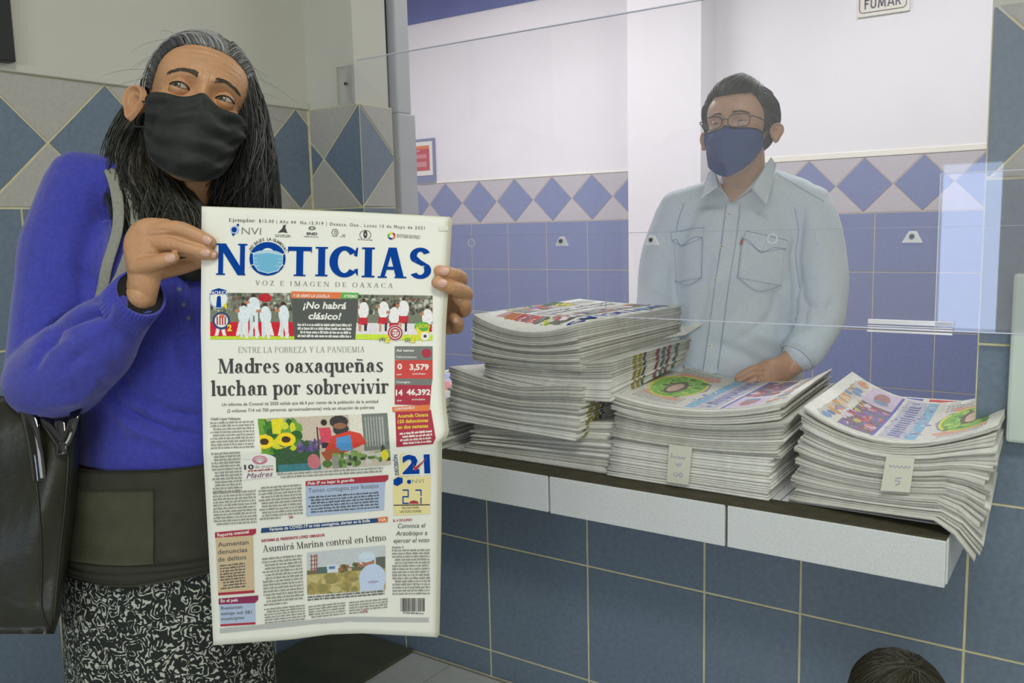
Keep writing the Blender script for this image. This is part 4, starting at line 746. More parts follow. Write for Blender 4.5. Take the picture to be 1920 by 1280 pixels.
# handwritten paper notes tucked into the stacks
def note(pts, y, label, strokes):
    q = [P(a, b_, 1) for a, b_ in pts]; W = []
    for r in q:
        d = r-Vector((0, 0, CAMH)); W.append(Vector((0, 0, CAMH))+d*(y/d.y))
    mb = MB(); c = sum(W, Vector())/4; e = Vector((0, .0006, 0)); w2 = [p_-c for p_ in W]
    mb.add([p_-e for p_ in w2]+[p_+e for p_ in w2], [(0, 3, 2, 1), (4, 5, 6, 7), (0, 1, 5, 4), (1, 2, 6, 5), (2, 3, 7, 6), (3, 0, 4, 7)])
    o = mb.build('paper_note', mat('note_paper', (228, 228, 212), .8)); o.location = c; tag(o, label, 'note')
    ink = MB()
    for st_ in strokes:
        ps = [((w2[0]*(1-u)+w2[1]*u)*(1-v)+(w2[3]*(1-u)+w2[2]*u)*v)-Vector((0, .0012, 0)) for u, v in st_]; ink.tube(ps, .0006, 4)
    k = ink.build('handwriting', mat('pen_ink', (150, 150, 196), .7)); k.parent = o
zig = lambda x0, x1, y, h, n: [(x0+(x1-x0)*i/n, y+(h if i % 2 else -h)) for i in range(n+1)]
note([(1255, 833), (1298, 838), (1291, 909), (1250, 903)], 1.633, 'white handwritten paper note hanging on the middle stack', [zig(.15, .15, .28, .06, 1), zig(.2, .75, .31, .03, 8), zig(.35, .6, .5, .04, 4), [(.35, .72), (.3, .78), (.4, .82), (.5, .77), (.42, .71)], [(.6, .7), (.55, .76), (.62, .82), (.7, .76), (.62, .7)]])
note([(1662, 856), (1715, 860), (1706, 923), (1651, 919)], 1.622, 'white handwritten paper note hanging on the right stack', [zig(.15, .9, .26, .035, 10), [(.65, .58), (.48, .6), (.45, .68), (.6, .68), (.62, .76), (.48, .8)]])
# ---------------------------------------------------------------- acrylic screen
ac = bpy.data.materials.new('clear_acrylic'); ac.use_nodes = True; nt = ac.node_tree
for nd in list(nt.nodes):
    if nd.type != 'OUTPUT_MATERIAL': nt.nodes.remove(nd)
out = nt.nodes['Material Output']; tr = nt.nodes.new('ShaderNodeBsdfTransparent'); tr.inputs[0].default_value = (.985, .985, .99, 1)
gl_ = nt.nodes.new('ShaderNodeBsdfGlossy'); gl_.inputs['Roughness'].default_value = .015; df = nt.nodes.new('ShaderNodeBsdfDiffuse'); df.inputs[0].default_value = (.8, .8, .85, 1)
lw = nt.nodes.new('ShaderNodeLayerWeight'); lw.inputs[0].default_value = .5; pw = nt.nodes.new('ShaderNodeMath'); pw.operation = 'POWER'; pw.inputs[1].default_value = 5; nt.links.new(lw.outputs['Facing'], pw.inputs[0])
fr_n = nt.nodes.new('ShaderNodeMath'); fr_n.operation = 'MULTIPLY_ADD'; fr_n.inputs[1].default_value = .9; fr_n.inputs[2].default_value = .035; nt.links.new(pw.outputs[0], fr_n.inputs[0]); mx1 = nt.nodes.new('ShaderNodeMixShader'); mx2 = nt.nodes.new('ShaderNodeMixShader'); mx2.inputs[0].default_value = .06
nt.links.new(fr_n.outputs[0], mx1.inputs[0]); nt.links.new(tr.outputs[0], mx1.inputs[1]); nt.links.new(gl_.outputs[0], mx1.inputs[2])
nt.links.new(mx1.outputs[0], mx2.inputs[1]); nt.links.new(df.outputs[0], mx2.inputs[2]); nt.links.new(mx2.outputs[0], out.inputs[0])
edge = mat('acrylic_edge', (224, 228, 244), .15, spec=.8)
PY = 1.778; pn = empty('acrylic_screen', (-.9, PY, 1.2), 'clear acrylic screen hanging in front of the ticket window', 'screen')
b = MB(); b.box((-1.70, PY, H-.0165), (.06, PY+.004, H+.455)); b.build('upper_sheet', ac, pn)
b = MB(); b.box((-1.62, PY-.004, H-.206), (.06, PY, H-.0165)); b.build('lower_sheet', ac, pn)
b = MB(); b.box((-1.70, PY-.0005, H+.455), (.06, PY+.0045, H+.4575)); b.build('top_edge', edge, pn)
b = MB(); b.box((-1.62, PY-.0045, H-.2078), (.06, PY+.0005, H-.206)); b.build('bottom_edge', edge, pn)
b = MB(); b.box((-1.62, PY-.0048, H-.0172), (.06, PY-.0040, H-.0162)); b.build('seam_edge', mat('acrylic_seam_and_reflection', (176, 180, 200), .3), pn)
b = MB(); b.box((-1.80, YW-.008, H+.352), (-1.742, YW-.005, H+.452)); b.box((-1.742, PY+.004, H+.352), (-1.738, YW-.005, H+.452)); b.box((-1.745, PY, H+.352), (-1.70, PY+.004, H+.452)); b.build('wall_bracket', ac, pn)
b = MB()
for q in ((-1.80, -1.7985), (-1.7435, -1.742)): b.box((q[0], YW-.009, H+.352), (q[1], YW-.0045, H+.452))
b.box((-1.80, YW-.009, H+.4505), (-1.742, YW-.0045, H+.452)); b.build('bracket_edge', mat('bracket_edge_grey', (186, 188, 176), .4), pn)
b = MB(); b.tube([(-1.766, YW-.012, H+.404), (-1.766, YW-.004, H+.404)], .0045, 10); b.build('screw', mat('dark_screw', (40, 36, 40), .4, metal=.6), pn)
b = MB()
for z0_, z1_, dy_ in ((-.2135, -.2095, .0), (-.2075, -.2045, .004), (-.2025, -.2005, .001), (-.1985, -.1895, .006)): b.box((-.380, PY-.018+dy_, H+z0_), (-.232, PY-.014+dy_, H+z1_))
b.build('handle_bar', mat('handle_acrylic', (244, 244, 250), .1, spec=1), pn, bevel=.0012)
b = MB(); b.box((-.262, PY-.012, H-.200), (.06, PY-.009, H+.078)); b.build('side_sheet', ac, pn)
b = MB(); b.box((-.2632, PY-.0122, H-.200), (-.262, PY-.0088, H+.078)); b.build('side_sheet_edge', edge, pn)
b = MB(); b.box((-.262, PY-.0122, H+.078), (.06, PY-.0088, H+.0792)); b.build('side_sheet_edge', edge, pn)
b = MB(); b.box((-.9515, PY-.005, H-.205), (-.9505, PY-.004, H-.0172)); b.build('reflection_strip', mat('acrylic_seam_and_reflection', (176, 180, 200), .3), pn)  # pale strip standing in for a vertical reflection line on the pane
for X, kind in ((-1.33, 0), (-1.065, 1), (-.835, 1), (-.569, 0), (-.307, 1)):
    b = MB(); zc = H-.035
    if kind == 0: b.tube([(X+.0095*math.cos(a), PY-.0055, zc+.0095*math.sin(a)) for a in np.linspace(0, 2*math.pi, 21)], .0013, 6, caps=False); b.build('hole_ring', edge, pn)
    else:
        b.add([(X-.018, PY-.0045, zc-.010), (X+.018, PY-.0045, zc-.010), (X+.007, PY-.0045, zc+.012), (X-.007, PY-.0045, zc+.012), (X-.018, PY-.010, zc-.010), (X+.018, PY-.010, zc-.010), (X+.007, PY-.0085, zc+.010), (X-.007, PY-.0085, zc+.010)], [(0, 3, 2, 1), (4, 5, 6, 7), (0, 1, 5, 4), (1, 2, 6, 5), (2, 3, 7, 6), (3, 0, 4, 7)])
        cl = b.build('hinge_clip', mat('clip_acrylic', (232, 232, 240), .12, spec=1), pn, bevel=.001)
        b = MB(); b.tube([(X, PY-.013, zc+.002), (X, PY-.009, zc+.002)], .0045, 10); s_ = b.build('clip_screw', mat('dull_screw', (120, 120, 126), .4, metal=.7)); s_.location = -pn.location; s_.parent = cl; s_.location = Vector((0, 0, 0))
# ---------------------------------------------------------------- signs and small things
sg = empty('no_smoking_sign', (-1.0, 4.79, H+1.1), 'small white sign with framed lettering high on the office wall', 'sign')
b = MB(); b.box((-1.122, 4.787, H+1.008), (-.878, 4.799, H+1.20)); b.build('sign_plate', mat('sign_white', (228, 226, 212), .6), sg)
b = MB()
bx0, bx1, bz0, bz1, r_ = -1.112, -.893, H+1.026, H+1.19, .02
pts = [(bx0, bz1-r_), (bx0, bz0+r_)]+[(bx0+r_-r_*math.cos(a), bz0+r_-r_*math.sin(a)) for a in np.linspace(0, math.pi/2, 6)]+[(bx1-r_+r_*math.sin(a), bz0+r_-r_*math.cos(a)) for a in np.linspace(0, math.pi/2, 6)]+[(bx1, bz1-r_)]+[(bx1-r_+r_*math.cos(a), bz1-r_+r_*math.sin(a)) for a in np.linspace(0, math.pi/2, 6)]+[(bx0+r_-r_*math.sin(a), bz1-r_+r_*math.cos(a)) for a in np.linspace(0, math.pi/2, 6)]
b.tube([(x, 4.786, z) for x, z in pts], .0022, 5); b.build('border', mat('maroon_ink', (110, 60, 76), .6), sg)
def wall_text(body, x0, x1, zb, h, y, bold, material, parent, name='lettering'):
    V, F = sans_text(body, bold); V = V.copy(); a, c = V[:, 0].min(), V[:, 0].max()
    me = mesh_from(name, [(x0+(v[0]-a)/(c-a)*(x1-x0), y, zb+v[1]*h/.73) for v in V], F); o = link(name, me, material); put(o, parent)
def bold_letters():
    t = .13; L = [(_rect(0, 0, t, .7)+_rect(0, .7-t*.9, .42, .7)+_rect(0, .33, .36, .33+t*.85), .50),
         (_rect(0, .2, t, .7)+_rect(.38, .2, .38+t, .7)+_arc(.255, .25, .255, .25, 180, 360, t, t*.9), .62),
         (_diag(.05, 0, .14, .7, t)+_diag(.65, 0, .56, .7, t)+_diag(.35, .08, .16, .7, t)+_diag(.35, .08, .54, .7, t), .78),
         (_diag(.06, 0, .29, .7, t)+_diag(.58, 0, .35, .7, t)+_rect(.16, .16, .48, .16+t*.8), .68),
         (_rect(0, 0, t, .7)+_arc(.24, .49, .22, .21, -90, 90, t, t*.85)+_rect(t, .7-t*.85, .25, .7)+_rect(t, .28, .25, .28+t*.85)+_diag(.44, 0, .26, .32, t), .55)]
    V, F, x = [], [], 0
    for g, w_ in L:
        for q in g:
            q = [(a+x, b_) for a, b_ in q]
            if area2(q) < 0: q = q[::-1]
            F.append(tuple(range(len(V), len(V)+len(q)))); V += q
        x += w_+.04
    return V, F, x
V, F, W_ = bold_letters()
put(link('lettering', mesh_from('lettering', [(-1.088+v[0]/W_*.176, 4.7855, H+1.042+v[1]/.7*.047) for v in V], F), mat('grey_purple_ink', (92, 78, 96), .6)), sg)
wall_text('PROHIBIDO', -1.092, -.912, H+1.108, .042, 4.7855, .002, mat('red_sign_ink', (176, 60, 66), .6), sg)
po = empty('wall_poster', (-4.0, 4.79, H+.45), 'red and white poster pinned on a blue grey board at the office wall', 'poster')
b = MB(); b.box((-4.32, 4.785, H+.325), (-3.885, 4.799, H+.625)); b.build('backing_board', mat('slate_board', (132, 138, 170), .7), po)
b = MB(); b.box((-4.30, 4.780, H+.375), (-3.902, 4.785, H+.605)); b.build('white_sheet', mat('poster_white', (232, 232, 224), .7), po)
cv = Canvas(60, 50, (196, 86, 92)); cv.rect(0, 0, 1, .12, (226, 130, 80)); cv.rect(.1, .16, .7, .22, (200, 150, 170)); cv.ell(.2, .42, .07, .09, (206, 206, 110)); cv.ell(.2, .74, .07, .09, (190, 200, 110)); cv.rect(.35, .34, .9, .5, (214, 140, 146)); cv.rect(.35, .64, .9, .84, (210, 144, 148)); cv.noise(5)
cv.grid('red_print', lambda U, V: np.stack([-4.20+.275*U, 4.7792+0*U, H+.578-.17*V], 1), po)
b = MB(); b.box((-.141, 1.775, H-.405), (-.06, 1.790, H-.10)); tag(b.build('paper_holder', mat('pale_green_plastic', (206, 220, 212), .4), bevel=.006), 'pale white narrow holder hanging on the tiles right of the counter end', 'holder')
# ---------------------------------------------------------------- the newspaper held up
from mathutils.bvhtree import BVHTree
O3 = np.array((0, 0, CAMH)); aF, aR, aU = (np.array(q) for q in (CF, CR, CU))
def Pn(px, py, d):
    px, py, d = (np.asarray(q, float) for q in np.broadcast_arrays(px, py, d))
    return O3+(aF+aR*((px-960)/FPX)[..., None]-aU*((py-640)/FPX)[..., None])*d[..., None]
_i = np.interp
def yt(u): return _i(u, [0, .3, .6, .85, 1], [388, 392.5, 398, 404, 408])
def yf(u): return _i(u, [0, .22, .48, .77, 1], [845, 841, 832, 826, 818])
def yb(u): return _i(u, [0, .35, .52, .66, 1], [1208, 1197, 1187.5, 1185.5, 1193])
def page_depth(u, v):
    """v 0..1 top half, 1..2 lower half"""
    d = np.where(v < 1, 1.178-.043*v**1.2, 1.135+.055*(v-1))
    d = d+.006*np.sin(np.pi*u)*np.clip(v-1.2, 0, 1)-.0035*np.exp(-((v-1)/.08)**2)*u+.004*np.sin(2*np.pi*u)*np.clip(1-v, 0, 1)
    return d
def xl(v): return _i(v, [0, .5, 1, 1.5, 2], [378, 376.5, 381, 391, 400])
def xr(v, back=0): return _i(v, [0, .25, .5, .75, .88, .99, 1.02, 1.5, 2], [841, 835.5, 829, 827, 830, 836, 822, 820.5, 817])+back
def page_uv(px, py):
    u = np.clip((px-381)/(828-381), 0, 1)
    for _ in range(2):
        a, b, c = yt(u), yf(u), yb(u); v = np.where(py < b, (py-a)/(b-a), 1+(py-b)/(c-b)); u = (px-xl(v))/(xr(v)-xl(v))
    return u, v
def held(px, py, lift):
    px = np.asarray(px, float); py = np.asarray(py, float); u, v = page_uv(px, py)
    return Pn(px, py, page_depth(u, v)-.0006-lift*.00016)
hn = empty('newspaper', P(600, 800, 1.18), 'open newspaper front page with big blue masthead, held up by the woman', 'newspaper')
def sheet(name, dz, dx, mt, dy=0):
    nu, nv = 36, 72; u, v = np.meshgrid(np.linspace(0, 1, nu+1), np.linspace(0, 2, nv+1)); a, b = xl(v), xr(v, dx)
    px = a+(b-a)*u; py = np.where(v < 1, yt(u)+(yf(u)-yt(u))*v, yf(u)+(yb(u)-yf(u))*(v-1))+dy*(v-1)
    d = page_depth(u, v)+dz; F_ = Pn(px, py, d).reshape(-1, 3); B_ = Pn(px, py, d+.0004).reshape(-1, 3); n = len(F_)
    I = lambda j, i: j*(nu+1)+i; F = []
    for j in range(nv):
        for i in range(nu): F += [(I(j, i), I(j+1, i), I(j+1, i+1), I(j, i+1)), (n+I(j, i), n+I(j, i+1), n+I(j+1, i+1), n+I(j+1, i))]
    ring = [I(0, i) for i in range(nu)]+[I(j, nu) for j in range(nv)]+[I(nv, i) for i in range(nu, 0, -1)]+[I(j, 0) for j in range(nv, 0, -1)]
    for k in range(len(ring)): a_, b_ = ring[k], ring[(k+1) % len(ring)]; F.append((a_, b_, n+b_, n+a_))
    me = mesh_from(name, np.vstack([F_, B_]), F, True); o = link(name, me, mt); put(o, hn); return o
sheet('front_sheet', 0, 0, mat('front_page_paper', (234, 235, 226), .8, .015, 8)); sheet('inner_sheet', .0016, 4, mat('inner_page_paper', (214, 212, 192), .8), 1.5); sheet('back_sheet', .0032, 7, mat('back_page_paper', (206, 206, 188), .8), -2)
b = MB(); q = [held(np.array([x]), np.array([y]), 4)[0] for x, y in ((821, 424), (841, 425), (840, 432), (823, 433))]; q2 = [p_+aF*.0008 for p_ in q]
b.add(q+q2, [(0, 3, 2, 1), (4, 5, 6, 7), (0, 1, 5, 4), (1, 2, 6, 5), (2, 3, 7, 6), (3, 0, 4, 7)]); b.build('folded_corner', mat('corner_paper', (222, 222, 208), .8), hn)
pg = Page(held, hn); draw_frontpage(pg, True)
# ---------------------------------------------------------------- figure tools
def crom(a, t):
    a = np.asarray(a, float); n = len(a)
    if n == 2: return a[0]*(1-t)[:, None]+a[1]*t[:, None]
    s = t*(n-1); i = np.clip(s.astype(int), 0, n-2); f = (s-i)[:, None]
    g = lambda k: a[np.clip(k, 0, n-1)]
    p0, p1, p2, p3 = g(i-1), g(i), g(i+1), g(i+2)
    p0 = np.where((i == 0)[:, None], 2*p1-p2, p0); p3 = np.where((i == n-2)[:, None], 2*p2-p1, p3)
    return .5*((2*p1)+(-p0+p2)*f+(2*p0-5*p1+4*p2-p3)*f*f+(-p0+3*p1-3*p2+p3)*f**3)
def limb(pts, ra, rb=None, side=None, n=20, sub=5, cap=True):
    pts = np.array([tuple(p) for p in pts], float); ra = np.array(ra, float); rb = ra if rb is None else np.array(rb, float)
    m_ = (len(pts)-1)*sub+1; t = np.linspace(0, 1, m_); C = crom(pts, t); A = crom(ra[:, None], t)[:, 0]; B = crom(rb[:, None], t)[:, 0]
    rings = []
    T = np.gradient(C, axis=0); T /= np.linalg.norm(T, axis=1, keepdims=True)
    sd = np.array(side if side is not None else Vector(T[0]).orthogonal(), float)
    seq = []
    if cap:
        for k in (75, 50, 25): s = math.radians(k); seq.append((C[0]-T[0]*min(A[0], B[0])*math.sin(s), T[0], A[0]*math.cos(s), B[0]*math.cos(s)))
    for i in range(m_): seq.append((C[i], T[i], A[i], B[i]))
    if cap:
        for k in (25, 50, 75): s = math.radians(k); seq.append((C[-1]+T[-1]*min(A[-1], B[-1])*math.sin(s), T[-1], A[-1]*math.cos(s), B[-1]*math.cos(s)))
    V = []
    for c, tt, a, b_ in seq:
        s = sd-tt*np.dot(sd, tt); s /= np.linalg.norm(s)
        if side is None: sd = s
        w_ = np.cross(tt, s); th = np.linspace(0, 2*np.pi, n, endpoint=False)
        V.append(c+np.outer(np.cos(th)*a, s)+np.outer(np.sin(th)*b_, w_))
    k = len(V); V = np.vstack(V); F = [(i*n+j, i*n+(j+1) % n, (i+1)*n+(j+1) % n, (i+1)*n+j) for i in range(k-1) for j in range(n)]
    F += [tuple(range(n))[::-1], tuple((k-1)*n+j for j in range(n))]
    return V, F
def fuse(parts, voxel, smooth=4, fac=.5):
    V, F = [], []
    for v, f in parts: k = len(V); V += [tuple(q) for q in v]; F += [tuple(i+k for i in q) for q in f]
    me = mesh_from('tmp', V, F); o = bpy.data.objects.new('tmp', me); COL.objects.link(o)
    r = o.modifiers.new('r', 'REMESH'); r.mode = 'VOXEL'; r.voxel_size = voxel
    if smooth: s = o.modifiers.new('s', 'SMOOTH'); s.factor = fac; s.iterations = smooth
    ev = o.evaluated_get(bpy.context.evaluated_depsgraph_get()); m2 = bpy.data.meshes.new_from_object(ev)
    n = len(m2.vertices); co = np.empty(n*3); m2.vertices.foreach_get('co', co); no = np.empty(n*3); m2.vertices.foreach_get('normal', no)
    fs = [tuple(p.vertices) for p in m2.polygons]
    bpy.data.objects.remove(o); bpy.data.meshes.remove(me); bpy.data.meshes.remove(m2); return co.reshape(-1, 3), no.reshape(-1, 3), fs
def toimg(V):
    d = V-O3; z = d@aF; return 960+FPX*(d@aR)/z, 640-FPX*(d@aU)/z, z
def folds(V, N, specs):
    """specs: (points in photo pixels, amplitude m, half width px); moves the surface along its normal"""
    x, y, z = toimg(V); face = np.clip(-(N@aF)*2, 0, 1); out = np.zeros(len(V))
    for pts, amp, wd in specs:
        best = np.full(len(V), 1e9)
        for (x0, y0), (x1, y1) in zip(pts[:-1], pts[1:]):
            L2 = (x1-x0)**2+(y1-y0)**2; t = np.clip(((x-x0)*(x1-x0)+(y-y0)*(y1-y0))/L2, 0, 1)
            tt = t; dd = np.hypot(x-x0-t*(x1-x0), y-y0-t*(y1-y0)); best = np.minimum(best, dd)
        a0, a1 = np.array(pts[0]), np.array(pts[-1]); L2 = ((a1-a0)**2).sum(); t = np.clip(((x-a0[0])*(a1[0]-a0[0])+(y-a0[1])*(a1[1]-a0[1]))/L2, 0, 1)
        out += amp*np.exp(-(best/wd)**2)*np.sin(np.pi*np.clip(t*.86+.07, 0, 1))**.6
    return V+N*(out*face)[:, None]
def vnoise(V, scale, seed=0):
    from mathutils import noise
    return np.array([noise.noise(Vector(v)*scale+Vector((seed*7.3, seed, 3))) for v in V])
def cloth(name, V, F, material, parent): o = link(name, mesh_from(name, V, F, True), material); put(o, parent); return o
def sm(e0, e1, x): t = np.clip((x-e0)/(e1-e0), 0, 1); return t*t*(3-2*t)
# head ------------------------------------------------------------------------
class Head:
    def __init__(s, eye_px, eye_d, yaw, pitch, roll, scale=1.0, w=1.0, wrinkle=1.0, opening=1.0):
        s.op = opening
        s.k, s.w, s.wr = scale, w, wrinkle
        Ry = Matrix.Rotation(math.radians(yaw), 3, 'Z'); Rx = Matrix.Rotation(math.radians(pitch), 3, 'X'); Rr = Matrix.Rotation(math.radians(roll), 3, 'Y')
        # base frame: x = camera right, y = towards the camera, z = camera up  (left-handed swap handled by columns)
        Bm = Matrix((CR, -CF, CU)).transposed()
        M = np.array(Bm)@np.array(Rr)@np.array(Rx)@np.array(Ry)
        s.M = M; e = np.array((0, .080, 0))*scale; s.c = np.array(P(*eye_px, eye_d))-M@e
    def W(s, L): return s.c+(np.asarray(L)*s.k)@s.M.T
    def rad(s, D):
        w = s.w; E = [((0, -.012, .030), (.073*w, .092, .080)), ((0, .028, -.034), (.059*w, .056, .080)), ((0, .040, -.082), (.036*w, .040, .034)), ((.036*w, .044, -.030), (.028, .032, .03)), ((-.036*w, .044, -.030), (.028, .032, .03)), ((0, .030, .034), (.062*w, .052, .052))]
        acc = 0
        for c, r in E:
            c, r = np.array(c), np.array(r); d = D/r; o = -c/r; A = (d*d).sum(-1); B = (d*o).sum(-1); Cc = (o*o).sum()-1; disc = B*B-A*Cc
            t = np.where(disc > 0, (-B+np.sqrt(np.maximum(disc, 0)))/A, 0); acc = acc+np.maximum(t, .001)**14
        return acc**(1/14)
    def shape(s, D):
        L = D*s.rad(D)[..., None]; x, y, z = L[..., 0], L[..., 1], L[..., 2]; fr = sm(.02, .05, y)
        G = lambda x0, z0, sx, sz: np.exp(-((x-x0)/sx)**2-((z-z0)/sz)**2)
        ax = np.abs(x); A = lambda x0, z0, sx, sz: np.exp(-((ax-x0)/sx)**2-((z-z0)/sz)**2)
        dy = .010*G(0, -.010, .0085, .020)+.020*G(0, -.036, .0115, .014)+.007*A(.013, -.043, .007, .007)+.0055*A(.024, .0185, .018, .0075)+.003*G(0, .018, .02, .012)-.0125*A(.031, .000, .0165, .0115)-.004*A(.014, .002, .006, .01)+.004*G(0, -.070, .022, .008)-.003*G(0, -.060, .03, .005)+.003*A(.035, -.022, .014, .008)
        dy = dy+s.wr*(.0009*np.cos(z*2*np.pi/.0085+6*x*x*300)*G(0, .048, .04, .016)+.0005*np.sin((z+ax*.5)*2*np.pi/.005)*A(.052, -.004, .008, .012)-.0012*A(.030, -.0125, .014, .0022)-.0008*A(.005, .022, .0016, .008))
        y = y+dy*fr
        ex, ez, ye, R = .031, 0, .0665, .0138
        dx, dz = ax-ex, z-ez; q = R*R-dx*dx-dz*dz; lid = ye+np.sqrt(np.maximum(q, 0)); near = (q > 0) & (y > .03)
        up, lo = .0046*s.op*(1-(dx/.0142)**2), -.0040*s.op*(1-(dx/.0142)**2); openn = near & (np.abs(dx) < .0142) & (dz < up) & (dz > lo)
        crease = np.exp(-((dz-.0095)/.0016)**2)*.0012
        y = np.where(near, np.maximum(y-.0, lid-crease), y); y = np.where(openn, ye+.002, y)
        return np.stack([x, y, z], -1)
    def mesh(s, na=300, ne=240):
        t = np.linspace(-np.pi, np.pi, na, endpoint=False); az = t-.62*np.sin(t)*1.0; e = np.linspace(-1, 1, ne); el = e*np.pi/2*.999
        el = el-.28*np.sin(2*el)*1.0
        A, Ee = np.meshgrid(az, el); D = np.stack([np.sin(A)*np.cos(Ee), np.cos(A)*np.cos(Ee), np.sin(Ee)], -1); L = s.shape(D)
        s.L = L; V = L.reshape(-1, 3); F = [(j*na+i, j*na+(i+1) % na, (j+1)*na+(i+1) % na, (j+1)*na+i) for j in range(ne-1) for i in range(na)]
        F += [tuple(range(na))[::-1], tuple((ne-1)*na+i for i in range(na))]
        F = [f[::-1] for f in F]
        s.bvh = BVHTree.FromPolygons([Vector(v) for v in V], F); return V, F
    def on(s, x, z, lift=0):
        h = s.bvh.ray_cast(Vector((x, .3, z)), Vector((0, -1, 0))); return np.array(h[0])+np.array((0, lift, 0)) if h[0] else np.array((x, .07, z))
    def ear(s, sg, k=1.0):
        nr, na = 22, 44; V = []; F = []
        for side in (1, -1):
            for i in range(nr+1):
                for j in range(na):
                    a = 2*np.pi*j/na; rr = i/nr; ex = .0165*k*(1+.28*np.sin(a)); ez = .031*k*(1-.06*np.cos(a))
                    u, v = rr*ex*np.cos(a)*(1 if np.sin(a) > 0 else 1-.35*abs(np.sin(a))), rr*ez*np.sin(a)
                    h = .010*np.exp(-((rr-.86)/.13)**2)-.016*np.exp(-(((u+.0)/.008)**2+((v+.004)/.011)**2))+.005*np.exp(-((rr-.5)/.12)**2)*(np.cos(a) < .3)*(np.sin(a) > -.2)
                    h = h if side == 1 else -.0045*(1-rr**4)
                    if i == nr: h = .001
                    # u forward, v up, h outwards; flare
                    u, v = u*1.08, v*.93; p = np.array((sg*(.0715*s.w+.006+h*.85-.72*u+.007), -.008+u*.72+h*.5-.1*v, -.016+v)); V.append(p)
        o = (nr+1)*na
        for i in range(nr):
            for j in range(na):
                k = (j+1) % na; f = (i*na+j, i*na+k, (i+1)*na+k, (i+1)*na+j); F.append(f); F.append(tuple(o+q for q in f[::-1]))
        return np.array(V), F
    def eyes(s, parent, iris, gaze=(0, 1, 0)):
        g = np.array(gaze, float); g /= np.linalg.norm(g)
        for sg in (-1, 1):
            n1, n2 = 24, 28; q = Vector(g).to_track_quat('Z', 'X').to_matrix(); V = []; F = []; M_ = []
            for i in range(n1+1):
                th = (i/n1)**1.3*np.pi
                for j in range(n2): a = 2*np.pi*j/n2; V.append(np.array(q@Vector((math.sin(th)*math.cos(a), math.sin(th)*math.sin(a), math.cos(th))))*(.0122+(.0006 if th < .45 else 0))+np.array((sg*.031, .0665, 0)))
            for i in range(n1):
                th = ((i+.5)/n1)**1.3*np.pi
                for j in range(n2): F.append((i*n2+j, (i+1)*n2+j, (i+1)*n2+(j+1) % n2, i*n2+(j+1) % n2)); M_.append(2 if th < .21 else (1 if th < .54 else 0))
            me = mesh_from('eyeball', s.W(np.array(V)), F, True); me.polygons.foreach_set('material_index', M_)
            o = link('eyeball', me, [mat('eye_white', (176, 164, 152), .2), mat('iris_'+iris, (92, 82, 60) if iris == 'hazel' else (58, 42, 34), .1, coat=1), mat('pupil', (14, 14, 14), .05, coat=1)]); put(o, parent)
    def brows(s, parent, rgb, n=110, thick=.0052, name='eyebrow', z0=.0185):
        for sg in (-1, 1):
            b = MB()
            for i in range(n):
                t = rng.uniform(0, 1); x = .011+.036*t; z = z0+.006*math.sin(t*2.4)-.004*t+rng.uniform(-.5, .5)*thick*(1-.6*t)
                p0 = s.on(sg*x, z, .0004); p1 = s.on(sg*(x+.005), z+.0025*(1-1.3*t), .0012); b.tube([tuple(s.W(p0)), tuple(s.W((p0+p1)/2+np.array((0, .0005, 0)))), tuple(s.W(p1))], [.00032, .0003, .0001], 4, caps=False)
            o = b.build(name, mat(name+'_hair_%d' % rgb[0], rgb, .6), parent, True); o['kind'] = 'stuff'
    def mask(s, ztop, zbot, azmax, pleat, mid=0):
        na, nz = 90, 60; V = []; az = np.linspace(-azmax, azmax, na+1)
        for t in np.linspace(0, 1, nz+1):
            for a in az:
                q = abs(a)/azmax; zt, zb = ztop(q), zbot(q); z = zt+(zb-zt)*t
                bb = .010+_i(-z, [.0, .02, .04, .07, .10, .125, .14], [.083, .092, .101, .100, .090, .070, .055]); aa = _i(-z, [.0, .05, .1, .14], [.0685, .068, .062, .045])*s.w
                r = 1/math.sqrt((math.sin(a)/aa)**2+(math.cos(a)/(bb-.0))**2)
                if mid: r += .006*math.exp(-(a/.10)**2)*math.sin(np.pi*min(1, t*1.1))
                h = s.bvh.ray_cast(Vector((math.sin(a)*.3, math.cos(a)*.3, z)), Vector((-math.sin(a), -math.cos(a), 0)))
                if h[0] is not None: r = max(r if t > .06 else 0, math.hypot(h[0].x, h[0].y)+.0028+pleat*1.2)
                if pleat: r += pleat*(.8*math.sin(t*24+.5*math.sin(a*2))*(1-q**3)+.7*math.sin(a*5+t*9)*.35+.25*math.sin(a*13+t*31))
                V.append((r*math.sin(a), r*math.cos(a), z))
        V = np.array(V); n = len(V); inner = V.copy(); inner[:, :2] *= .985; F = []
        I = lambda j, i: j*(na+1)+i
        for j in range(nz):
            for i in range(na): f = (I(j, i), I(j+1, i), I(j+1, i+1), I(j, i+1)); F += [f[::-1], tuple(n+q for q in f)]
        ring = [I(0, i) for i in range(na)]+[I(j, na) for j in range(nz)]+[I(nz, i) for i in range(na, 0, -1)]+[I(j, 0) for j in range(nz, 0, -1)]
        for k in range(len(ring)): a_, b_ = ring[k], ring[(k+1) % len(ring)]; F.append((a_, b_, n+b_, n+a_))
        s.mk = V.reshape(nz+1, na+1, 3); return np.vstack([V, inner]), F
